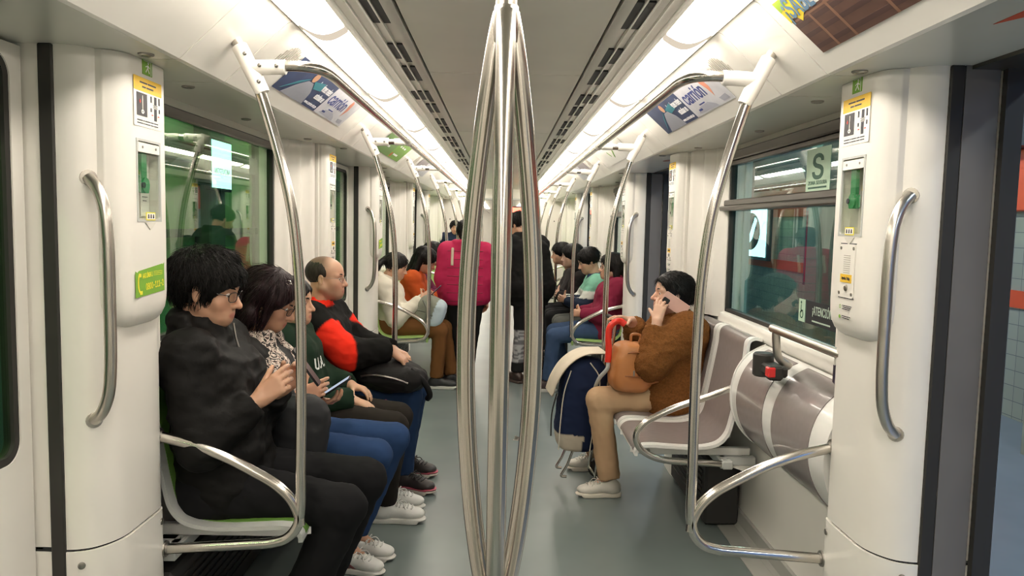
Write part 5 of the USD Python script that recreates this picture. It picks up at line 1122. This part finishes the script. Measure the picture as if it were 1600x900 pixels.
# ---- girl in the dark green hoodie
J = drop(seated(elR=(.08, -.20, .72), wrR=(.30, -.07, .625), wrL=(.26, .10, .66), knR=(.50, -.08, .505), knL=(.50, .10, .505), anR=(.45, -.0, .10), anL=(.43, .18, .10), w=(.9, 0, 0)), -.06); J['shR'] = (-.03, -.15, .90); J['shL'] = (-.03, .15, .90); J['neck'] = (-.03, 0, .955)
h = Head((-.008, 0, 1.085), -4, 2, 0, .95)
s = Fig('person', 'teenage passenger in a dark green lettered hoodie, partly hidden behind the plum-haired woman', (LX, 3.70), 0, J, h)
make_skin(s, (.58, .34, .22), lid=.5, female=1, hands=[dict(wr=J['wrR'], d=(.9, .1, -.35), n=(-.3, .2, -.9), t=(.1, .95, .1), curl=.3, sc=.88), dict(wr=J['wrL'], d=(.9, -.3, -.2), n=(0, .1, -1), t=(.2, -.9, 0), curl=.35, sc=.88)], fine=.005)
hair(s, HBLACK, cap(h, .015, .008) + [h.k((-.05, sg * .06, .02), (-.05, sg * .07, -.10), .036, .03) for sg in (-1, 1)] + [h.k((-.085, 0, 0), (-.08, 0, -.14), .05, .04)], face_cut(h, .058, .068)[:1], h=.008, seed=8)
_, m = jacket(s, 'hoodie', CLOTHM, plain((.012, .028, .016)), g=.022, h=.012, amp=.007, hood=1.0, collar=.02, seed=31, k=1.1)
lt = meshkit.text_mesh('U.A.', .052, .001, True); pts = np.c_[np.full(len(lt.vertices), .32), lt.vertices[:, 0] * .95 - .115, lt.vertices[:, 1] + .775]; dp = s.jf.depth(pts, A([-1., 0, 0]), 200, .42); ok = np.nan_to_num(dp, nan=.22)
s.put('lettering', (np.c_[pts[:, 0] - ok + .012 + lt.vertices[:, 2], pts[:, 1:]], lt.faces), P('hoodie_letters', (.70, .72, .70)), smooth=False)
trousers(s, 'trousers', CLOTHM, (.022, .018, .015), g=.008, shin=.055)
shoe(s, 'R', (1, .0)); shoe(s, 'L', (1, -.05))
t, w, F = pack('cloth_bag', 'magenta cloth bag standing on the floor by the green hoodie passenger', (LX + .40, 3.93, .24), (.06, .10, .235), CLOTHM, (.30, .03, .15), amp=.008, power=3.2); obj('bag_strap', tube(spline([w(0, -.06, .21), w(.01, -.05, .30), w(.01, .05, .30), w(0, .06, .21)], 8), .006, 8), CLOTHM, t, col=np.tile(A([.2, .02, .1]), (25 * 8 + 2, 1)))
# ---- balding man in the red and black jacket
J = seated(neck=(-.0, 0, 1.01), chest=(-.02, 0, .86), shR=(-.01, -.185, .955), shL=(.02, .175, .955), elR=(.22, -.235, .79), elL=(.2, .23, .76), wrR=(.42, -.13, .795), wrL=(.40, .10, .76), knR=(.51, -.06, .54), knL=(.52, .15, .525), anR=(.475, -.04, .10), anL=(.45, .22, .10), w=(1.1, 0, 0))
h = Head((.042, 0, 1.170), -3, 3, 0, 1.0)
s = Fig('person', 'balding man with thin glasses in a black jacket with red sleeves and collar', (LX, 4.20), 0, J, h)
make_skin(s, (.52, .29, .19), lid=.3, plump=.006, beard=.12, scalp=.75, hands=[dict(wr=J['wrR'], d=(.75, .15, -.62), n=(-.6, .1, -.75), t=(.1, .95, .15), curl=.35, sc=1.0), dict(wr=J['wrL'], d=(.8, -.5, -.2), n=(-.2, -.1, -.95), t=(.3, -.8, .0), curl=.4)])
spectacles(s, .022, .0145, -.004, .0008, SCREW)
hair(s, HGREY, [h.e(-.016, 0, .028, (.099, .0785, .081))], [h.e(.100, 0, .068, (.098, .073, .09)), h.e(.012, 0, -.125, (.082, .14, .085)), h.e(.122, 0, -.02, (.085, .12, .075)), h.e(-.004, -.09, -.018, (.020, .03, .036)), h.e(-.004, .09, -.018, (.020, .03, .036))], h=.005, amp=.0008, seed=4, freq=20)
def redblack(v, s):
    c = np.tile(A(BLK), (len(v), 1)); J = s.J; red = A([.80, .028, .012])
    for sd in 'RL':
        a, b, w = J['sh' + sd], J['el' + sd], J['wr' + sd]; ab = b - a; t = ((v - a) @ ab) / (ab @ ab); d = np.linalg.norm(v - a - np.clip(t, 0, 1)[:, None] * ab, axis=1)
        bw = w - b; t2 = ((v - b) @ bw) / (bw @ bw); sg = -1 if sd == 'R' else 1
        L1, L2 = np.linalg.norm(ab), np.linalg.norm(bw); q = np.minimum.reduce([.125 - d, (t - .36) * L1, (.05 - t2) * L2, v[:, 1] * sg - .10]); q = np.clip(q / .009 + .5, 0, 1)[:, None]; c = c * (1 - q) + red * q
    q = np.minimum(.10 - np.linalg.norm(v - (J['neck'] + A([0, 0, .03])), axis=1), v[:, 2] - J['neck'][2] - .008); q = np.clip(q / .008 + .5, 0, 1)[:, None]; c = c * (1 - q) + red * q
    return c
jacket(s, 'jacket', CLOTHM, redblack, g=.026, h=.0085, amp=.007, collar=.028, seed=41, k=1.15, skirt=.01, cuff=-.01)
trousers(s, 'jeans', DENIM, (.016, .037, .09), g=.012, h=.012, shin=.06)
for sd, td in (('R', (1, -.42)), ('L', (1, -.2))): shoe(s, sd, td, (.035, .028, .026), (.62, .56, .48), soleline=(.50, .10, .14), sc=1.02)
t, w, F = pack('backpack', 'limp black backpack on the lap of the man in the red-sleeved jacket', (LX + .41, 4.12, .655), (.20, .16, .085), NYLON, (.014, .013, .013), yaw=-.1, pitch=.12, amp=.012, power=2.4)
obj('pocket', cat(tube(spline([w(-.12, -.15, .0), w(-.05, -.165, .02), w(.05, -.165, .02), w(.13, -.14, .0)], 8), .006, 8)), SCREW, t); obj('bag_strap', tube(spline([w(.12, -.08, .06), w(.2, -.06, .0), w(.235, -.03, -.07), w(.22, .0, -.10)], 8), .016, 8), NYLON, t, col=np.tile(A([.012, .012, .012]), (25 * 8 + 2, 1)))
# ---- woman on the phone, right bench
J = seated(chest=(-.02, 0, .84), waist=(-.02, 0, .70), neck=(.005, 0, .975), shL=(-.0, .165, .925), shR=(.03, -.16, .925), elL=(.20, .20, .765), elR=(.18, -.19, .77), wrL=(.165, .155, .985), wrR=(.27, -.03, .96), hipL=(.02, .085, .56), hipR=(.02, -.085, .56), knL=(.455, .10, .54), knR=(.46, -.26, .54), anL=(.385, .09, .105), anR=(.40, -.36, .105), w=(1.04, 0, 0))
h = Head((.055, 0, 1.118), 6, -3, 0, .965)
s = Fig('person', 'woman in a brown fur coat and beige trousers telephoning on the grey seats', (RX, 4.20), PI, J, h)
make_skin(s, (.60, .36, .25), lid=.4, female=1, hands=[dict(wr=J['wrL'], d=(-.25, -.35, .9), n=(-.5, -.85, .0), t=(.75, -.5, .1), curls=(.25, .35, .4, .45), sc=.92, thumb=(.6, .6, .4)), dict(wr=J['wrR'], d=(.85, .3, .25), n=(-.1, .3, -.9), t=(.2, .8, .2), curl=.25, sc=.92)])
hair(s, HBLACK, cap(h, .011, .008) + [h.e(-.125, 0, .005, (.048, .048, .044)), h.k((-.03, .072, .02), (-.07, .05, .0), .02), h.k((.045, .058, .06), (.0, .078, .02), .016, .012), h.k((.045, -.058, .06), (.0, -.078, .02), .016, .012), h.k((-.10, .01, .02), (-.150, .02, .02), .02, .006), h.k((-.10, -.02, .0), (-.148, -.03, -.025), .015, .004), h.e(-.06, 0, -.02, (.055, .062, .055))],
     [h.e(.124, 0, -.045, (.098, .115, .118)), h.e(.018, 0, -.135, (.085, .14, .085)), h.e(-.006, .09, -.022, (.020, .03, .030))], h=.006, amp=.002, seed=9, freq=18, strands=2600, slen=.04, lift=.05, fwd=-.8)
FUR = mat('fur_brown', (.135, .058, .018), rough=.9, var=.45, vscale=45., bump=1.0, bscale=130., bdist=.008, sheen=.35)
def furcol(v, s): return np.tile(A([.215, .085, .024]), (len(v), 1))
furm = tinted('fur_tinted', rough=.9, bump=1.0, bscale=210., bdist=.004, spec=.1, var=.4, vscale=90.)
jacket(s, 'fur_coat', furm, furcol, g=.036, h=.0085, amp=.009, collar=.03, seed=51, k=1.12, skirt=.015, fine=.007, cuff=-.03, cuffg=.026, extra=[cone((-.02, -.07, .53), (.06, -.09, .53), .105), cone((-.02, .07, .53), (.06, .09, .53), .105)])
trousers(s, 'trousers', CLOTHM, (.52, .34, .20), g=.008, h=.0105, shin=.062, amp=.005)
shoe(s, 'L', (1, .05), (.72, .68, .60), (.72, .66, .56), sc=.9); shoe(s, 'R', (1, .0), (.72, .68, .60), (.72, .66, .56), sc=.9)
b, t = phone('phone', 'pale pink phone held to the ear of the woman in the brown fur coat', (RX - .062, 4.20 - .105, 1.072), (.45, -.25, .75), (.62, -.12, -.5), mat('phone_pink', (.72, .45, .38), rough=.3))
obj('camera_bump', b.rect(-.032, -.068, .004, -.03, .003, -.0112, .008), P('camera_black', (.02, .02, .02)), t)
t, w, F = pack('leather_backpack', 'tan leather backpack on the lap of the woman in the brown fur coat', (.705, 4.05, .735), (.115, .085, .135), LEATHM, (.50, .19, .06), yaw=.25, pitch=.10, amp=.005, power=3.8)
obj('flap', cat(*[tube(spline([w(-.10, -.02, -.02 + .1 * q), w(-.06, -.083, -.01 + .1 * q), w(.06, -.083, -.01 + .1 * q), w(.10, -.02, -.02 + .1 * q)], 8), .0035, 8) for q in (-.3,)], tube(spline([w(-.09, -.05, .06), w(-.05, -.082, .085), w(.05, -.082, .085), w(.09, -.05, .06)], 8), .0045, 8)), LEATHM, t, col=np.tile(A([.30, .10, .03]), (2 * (25 * 8 + 2), 1)), kind='stuff')
obj('bag_strap', cat(tube(spline([w(.05, -.07, -.08), w(.14, -.07, -.05), w(.22, -.085, .0), w(.30, -.06, .03)], 8), .011, 8), tube(spline([w(-.02, 0, .13), w(-.02, 0, .17), w(.03, 0, .17), w(.03, 0, .13)], 8), .008, 8)), LEATHM, t, col=np.tile(A([.42, .16, .05]), (2 * (25 * 8 + 2), 1)), kind='stuff')
obj('zip_pull', bx(-.004, .004, -.098, -.092, .70, .73), SCREW, t)
# ---- shopping trolley and the red-handled umbrella
t, w, F = pack('shopping_trolley', 'navy wheeled shopping trolley with cream flap standing before the woman in fur', (.468, 4.31, .47), (.130, .105, .27), CLOTHM, lambda p: np.where((p[:, 2:3] < -.165) & (p[:, 0:1] < .02), A([.55, .48, .38]), A([.014, .022, .055])), yaw=.1, pitch=.10, h=.010, amp=.007, power=4.2)
fl = sheet([(-.185, .045), (-.165, .13), (-.115, .225), (-.03, .292), (.09, .312)], -.112, .112, -.008, 7, crown=.0); v = fl.vertices; fl.vertices = A([w(x, yv, z) for x, yv, z in v]); obj('flap', fl, CLOTHM, t, col=np.tile(A([.66, .58, .46]), (len(v), 1)))
obj('piping', cat(tube(spline([w(-.115, -.105, -.25), w(-.125, -.112, -.1), w(-.125, -.112, .08), w(-.10, -.105, .2)], 8), .0035, 8), tube(spline([w(.06, -.116, -.24), w(.065, -.118, 0), w(.06, -.116, .18), w(.0, -.11, .255)], 8), .0035, 8)), CLOTHM, t, col=np.tile(A([.62, .56, .46]), (2 * (25 * 8 + 2), 1)), kind='stuff')
obj('drawstring', tube(spline([w(-.16, -.08, .06), w(-.175, -.09, -.05), w(-.165, -.09, -.18)], 8), .004, 8), RUBBER, t)
fr = [cyl(w(.12, q, -.40), w(.12, q, .50), .009, 12) for q in (-.085, .085)] + [tube(spline([w(-.03, q, -.262), w(-.05, q, -.34), w(-.075, q, -.405), w(-.045, q, -.408)], 6), .008, 10) for q in (-.08, .08)] + [cyl(w(.12, -.09, -.39), w(.12, .09, -.39), .007, 10)]
obj('frame_tube', cat(*fr), STEELP, t, kind='stuff'); obj('grip', cyl(w(.12, -.10, .505), w(.12, .10, .505), .013, 14), RUBBER, t)
for q in (-.105, .105):
    c = w(.135, q, 0); wh = lathe([(-.012, .012), (-.012, .048), (-.008, .055), (.008, .055), (.012, .048), (.012, .012)], (c[0], c[1], .055), (0, 1, 0), 24); obj('wheel', wh, RUBBER, t)
t = thing('umbrella', 'folded umbrella with a red crook handle stuck beside the navy trolley', 'umbrella', (.578, 4.035, 0))
obj('crook_handle', tube(spline([(0, 0, .76), (0.002, 0, .83), (-.002, 0, .90), (.004, 0, .945), (.03, 0, .975), (.062, .01, .978), (.085, .01, .962)], 8), [.017] * 40 + [.018] * 9, 16), P('umbrella_red', (.75, .035, .02), rough=.3), t)
obj('shaft', tube(spline([(0, 0, .77), (0, .0, .73), (-.035, .06, .66), (-.05, .17, .56)], 6), .011, 14), GREYPL, t); obj('canopy', tube([(-.05, .17, .57), (-.052, .19, .5), (-.055, .25, .3)], [.013, .018, .012], 14), P('umbrella_navy', (.02, .03, .06), rough=.8), t)
# ---------------------------------------------------------------- passengers farther along
def simple(label, x, y, side, J, hd, top, topcol, leg_c, shoe_c, skin=(.54, .31, .20), hairm=HBLACK, hairprims=None, fem=1, legm=None, sole=(.6, .58, .54), g=.022, hands=True, lid=.3, amp=.007, specs=False, collar=.02, hood=0, mats=None, yaw=None, shin=.06, cuff=-.01, hemz=None, skirt=0.0, topname='jacket', legfn=None, fine=.0075, extra=()):
    s = Fig('person', label, (x, y), (0 if side < 0 else PI) if yaw is None else yaw, J, hd)
    hh = []
    if hands:
        for sd, sg in (('R', -1), ('L', 1)):
            d = A(J['wr' + sd]) - A(J['el' + sd]); hh.append(dict(wr=J['wr' + sd], d=d, n=(0, -sg * .7, -.5), t=(.2, -sg * .4, .8), curl=.45, sc=.92))
    make_skin(s, skin, lid=lid, female=fem, hands=hh, fine=fine, coarse=.024)
    if specs: spectacles(s)
    hair(s, hairm, (hairprims or (lambda h: cap(h, .014)))(hd), [hd.e(.124, 0, -.056, (.092, .071, .108))] + ([hd.e(.012, 0, -.135, (.085, .14, .085))] if hairprims is None else []), h=.009, amp=.0035, seed=3, freq=14, strands=700, slen=.05, lift=.06, fwd=.2)
    jacket(s, topname, mats or CLOTHM, topcol if callable(topcol) else plain(topcol), g=g, h=.014, amp=amp, collar=collar, hood=hood, cuff=cuff, hemz=hemz, skirt=skirt, extra=extra, seed=int(abs(y) * 10))
    trousers(s, 'trousers', legm or CLOTHM, leg_c, g=.010, h=.015, shin=shin, colfn=legfn)
    for sd in 'RL': shoe(s, sd, (1, 0), shoe_c, sole, h=.010, laces=False)
    return s
long_hair = lambda h: cap(h, .018, .01) + [h.k((-.05, sg * .066, .03), (-.03, sg * .085, -.14), .040, .040) for sg in (-1, 1)] + [h.k((-.085, 0, 0), (-.08, 0, -.18), .055, .05)]
pony = lambda h: cap(h, .012) + [h.e(-.112, 0, .035, .028), h.k((-.115, -.02, .03), (-.15, -.09, -.04), .028, .034), h.k((-.15, -.09, -.04), (-.135, -.14, -.21), .034, .016)]
# left, second bay
simple('girl with a ponytail in a white fleece top, on the green seats', LX, 6.86, -1, drop(seated(wrR=(.30, -.06, .80), wrL=(.32, .06, .80), elR=(.09, -.20, .69), elL=(.10, .20, .69), knR=(.47, -.09, .53), knL=(.49, .09, .53), anR=(.44, -.08, .10), anL=(.56, .10, .10), w=(.95, 0, 0)), -.055), Head((.06, 0, 1.085), -4, 18, 0, .95), None, (.70, .66, .55), (.17, .075, .025), (.03, .03, .03), hairprims=pony, hood=.9, topname='fleece_top')
phone('phone', 'dark phone in the hands of the ponytailed girl in white fleece', (LX + .41, 6.86, .87), (0, -1, 0), (.6, 0, .6))
t, w, F = pack('handbag', 'grey bag with a pale blue panel on the lap of the ponytailed girl', (LX + .385, 6.77, .70), (.13, .09, .13), NYLON, lambda p: np.where((p[:, 0:1] > .045), A([.55, .66, .72]), A([.26, .27, .22])), yaw=-.2, pitch=.35, amp=.006, power=3.4)
obj('buckle_strap', cat(tube(spline([w(-.08, -.088, .08), w(-.02, -.095, .02), w(.0, -.092, -.1)], 6), .008, 8), tube(spline([w(-.10, -.085, -.02), w(.0, -.095, -.01), w(.05, -.09, -.02)], 6), .006, 8)), NYLON, t, col=np.tile(A([.18, .19, .16]), (2 * (13 * 8 + 2), 1)), kind='stuff')
JL = lambda lean: seated(lean=lean, chest=(-.02 + lean * .7, 0, .84), waist=(-.02 + lean * .3, 0, .70), neck=(-.01 + lean, 0, .99), shR=(-.02 + lean, -.16, .94), shL=(-.02 + lean, .16, .94), elR=(.14 + lean * .8, -.2, .72), elL=(.14 + lean * .8, .2, .72), wrR=(.34 + lean * .3, -.06, .76), wrL=(.34 + lean * .3, .06, .76))
simple('woman with long loose dark hair in a rust-orange jacket, leaning forward', LX, 7.42, -1, JL(.18), Head((.27, 0, 1.115), -8, 28, 0, .97), None, (.50, .085, .02), (.020, .018, .018), (.16, .06, .025), hairprims=long_hair)
simple('dark-haired passenger in a plum top beyond the woman in rust orange', LX, 7.95, -1, JL(.16), Head((.30, 0, 1.16), -28, 10, 0, .97), None, (.16, .025, .07), (.03, .03, .04), (.05, .05, .05), specs=True)
# right, second bay
simple('woman in a maroon jacket with glasses and a black headband of hair', RX, 6.86, 1, drop(seated(elL=(.10, .21, .73), wrL=(.28, .08, .70), wrR=(.29, -.05, .70), knL=(.52, .12, .50), knR=(.50, -.14, .51), anL=(.56, .12, .10), anR=(.38, -.30, .10), w=(1.08, 0, 0)), -.03), Head((.01, 0, 1.115), 4, -2, 0, .97), None, (.20, .018, .045), (.05, .085, .16), (.06, .04, .04), specs=True, hairprims=lambda h: cap(h, .022, .015) + [h.k((-.04, sg * .07, .03), (-.03, sg * .08, -.08), .036, .03) for sg in (-1, 1)] + [h.k((-.09, 0, 0), (-.10, 0, -.11), .05, .042)], legm=DENIM, collar=.035)
def band(v, s):
    z = v[:, 2]; d = np.linalg.norm(v - s.J['shL'], axis=1); d2 = np.linalg.norm(v - s.J['shR'], axis=1); q = np.where(np.minimum(d, d2) < .28, z, z); c = np.tile(A([.02, .03, .055]), (len(v), 1)); c[z > .80] = (.66, .68, .62); c[z > .87] = (.22, .50, .36); c[np.linalg.norm(v - s.J['neck'], axis=1) < .09] = (.03, .05, .10); return c
simple('man in a mint, white and navy sweater looking down at his hands', RX, 7.42, 1, {**JL(.10), 'knR': (.42, -.10, .535), 'knL': (.42, .10, .535), 'anR': (.40, -.10, .105), 'anL': (.40, .10, .105)}, Head((.155, 0, 1.145), 5, 24, 0, 1.0), None, band, (.16, .165, .15), (.04, .04, .04), fem=0, topname='sweater', skin=(.55, .33, .22))
simple('woman with long black hair in a black coat beyond the mint sweater', RX, 7.95, 1, JL(.2), Head((.27, 0, 1.165), 3, 8, 0, .97), None, (.018, .015, .015), (.02, .02, .022), (.03, .03, .03), hairprims=long_hair, skin=(.60, .38, .28))
simple('dark-haired passenger at the far end of the second right bench', RX, 8.48, 1, JL(.22), Head((.34, 0, 1.17), 3, 8, 0, .97), None, (.05, .045, .045), (.02, .02, .022), (.03, .03, .03))
# standing
def standing(hgt=1.52, k=1.0, **kw):
    q = hgt / 1.70; J = dict(pelvis=(0, 0, .95), waist=(0, 0, 1.08), chest=(.0, 0, 1.26), neck=(-.01, 0, 1.435), shR=(-.01, -.175, 1.375), shL=(-.01, .175, 1.375), elR=(-.02, -.235, 1.11), elL=(-.02, .235, 1.11), wrR=(.07, -.235, .88), wrL=(.07, .235, .88), hipR=(0, -.085, .92), hipL=(0, .085, .92), knR=(.01, -.085, .50), knL=(.01, .085, .50), anR=(-.01, -.085, .105), anL=(-.01, .085, .105))
    J = {a: tuple(A(b) * A([1, 1, q])) for a, b in J.items()}; J.update(kw); return J
J = standing(1.50, anR=(-.04, -.03, .10), anL=(.48, .08, .10), knR=(.0, -.06, .46), knL=(.22, .08, .47), w=(1.08, 0, 0))
J['anL'] = (.14, .10, .10); J['knL'] = (.07, .09, .45)
for sg, sd in ((-1, 'R'), (1, 'L')): J['sh' + sd] = (-.01, sg * .16, 1.215); J['el' + sd] = (-.01, sg * .20, .98); J['wr' + sd] = (.06, sg * .19, .78)
hd = Head((.01, 0, 1.385), 0, 8, 0, .97)
def puff(v, s): return np.tile(A([.46, .022, .085]), (len(v), 1))
s = simple('woman in a magenta quilted jacket standing in the aisle with her back turned', -.325, 7.03, -1, J, hd, None, puff, (.014, .014, .014), (.10, .09, .09), yaw=PI / 2, mats=NYLON, g=.034, hood=.9, hemz=.735, amp=.004, sole=(.65, .63, .6), hairprims=lambda h: cap(h, .014) + [h.e(-.07, 0, -.03, (.045, .06, .05))])
for i in range(7):                                                  # quilting lines
    z = .78 + .075 * i; pts = A([[-.30, l, z] for l in np.linspace(-.16, .16, 15)]); dp = np.nan_to_num(s.jf.depth(pts, A([1., 0, 0]), 120, .34), nan=.14); s.put('quilt_seam', tube(np.c_[pts[:, 0] + dp - .001, pts[:, 1:]], .0045, 6), P('quilt_dark', (.22, .008, .035), rough=.7))
for sg in (-1, 1):
    pts = A([[-.30, sg * .115, z] for z in np.linspace(1.10, 1.255, 9)]); dp = np.nan_to_num(s.jf.depth(pts, A([1., 0, 0]), 120, .34), nan=.14); r = s.put('bag_strap', tube(np.c_[pts[:, 0] + dp - .004, pts[:, 1:]], .013, 8), P('strap_beige', (.52, .42, .32), rough=.8))
J = standing(1.64, chest=(.05, 0, 1.20), waist=(.01, 0, 1.03), neck=(.12, 0, 1.34), shR=(.09, -.18, 1.29), shL=(.09, .18, 1.29), elR=(.22, -.20, 1.06), elL=(.22, .20, 1.06), wrR=(.36, -.06, 1.16), wrL=(.36, .06, 1.16), w=(1.16, 0, 0), anR=(.0, -.12, .10), anL=(.02, .12, .10))
hd = Head((.185, 0, 1.475), 8, 26, 0, 1.02)
def pat(v, s):
    n = meshkit.noise(v * A([18., 18., 60.]), 4); lo = (v[:, 2] < .50) & (v[:, 1] > 0); c = np.tile(A([.014, .014, .015]), (len(v), 1)); c[lo] = np.where(n[lo][:, None] > .5, A([.45, .45, .46]), A([.16, .16, .17])); c[lo & (v[:, 2] < .20)] = (.02, .02, .02); return c
simple('person in a bulky black jacket standing in the aisle bent over a phone', .275, 7.17, 1, J, hd, None, (.010, .010, .0095), None, (.05, .03, .025), yaw=math.radians(128), g=.028, fem=0, hood=1.0, hemz=.58, extra=[cone((0, sg * .06, .95), (.01, sg * .075, .60), .13, .12) for sg in (-1, 1)], legfn=pat, amp=.008, hairprims=lambda h: cap(h, .008), skirt=.02, sole=(.10, .07, .06))
J = standing(1.52); simple('distant person in a navy jacket standing far down the aisle', -.82, 13.45, -1, J, Head((.01, 0, 1.40), 0, 5, 0, .97), None, (.02, .03, .06), (.02, .02, .03), (.05, .05, .05), yaw=-PI / 2, fine=.012)
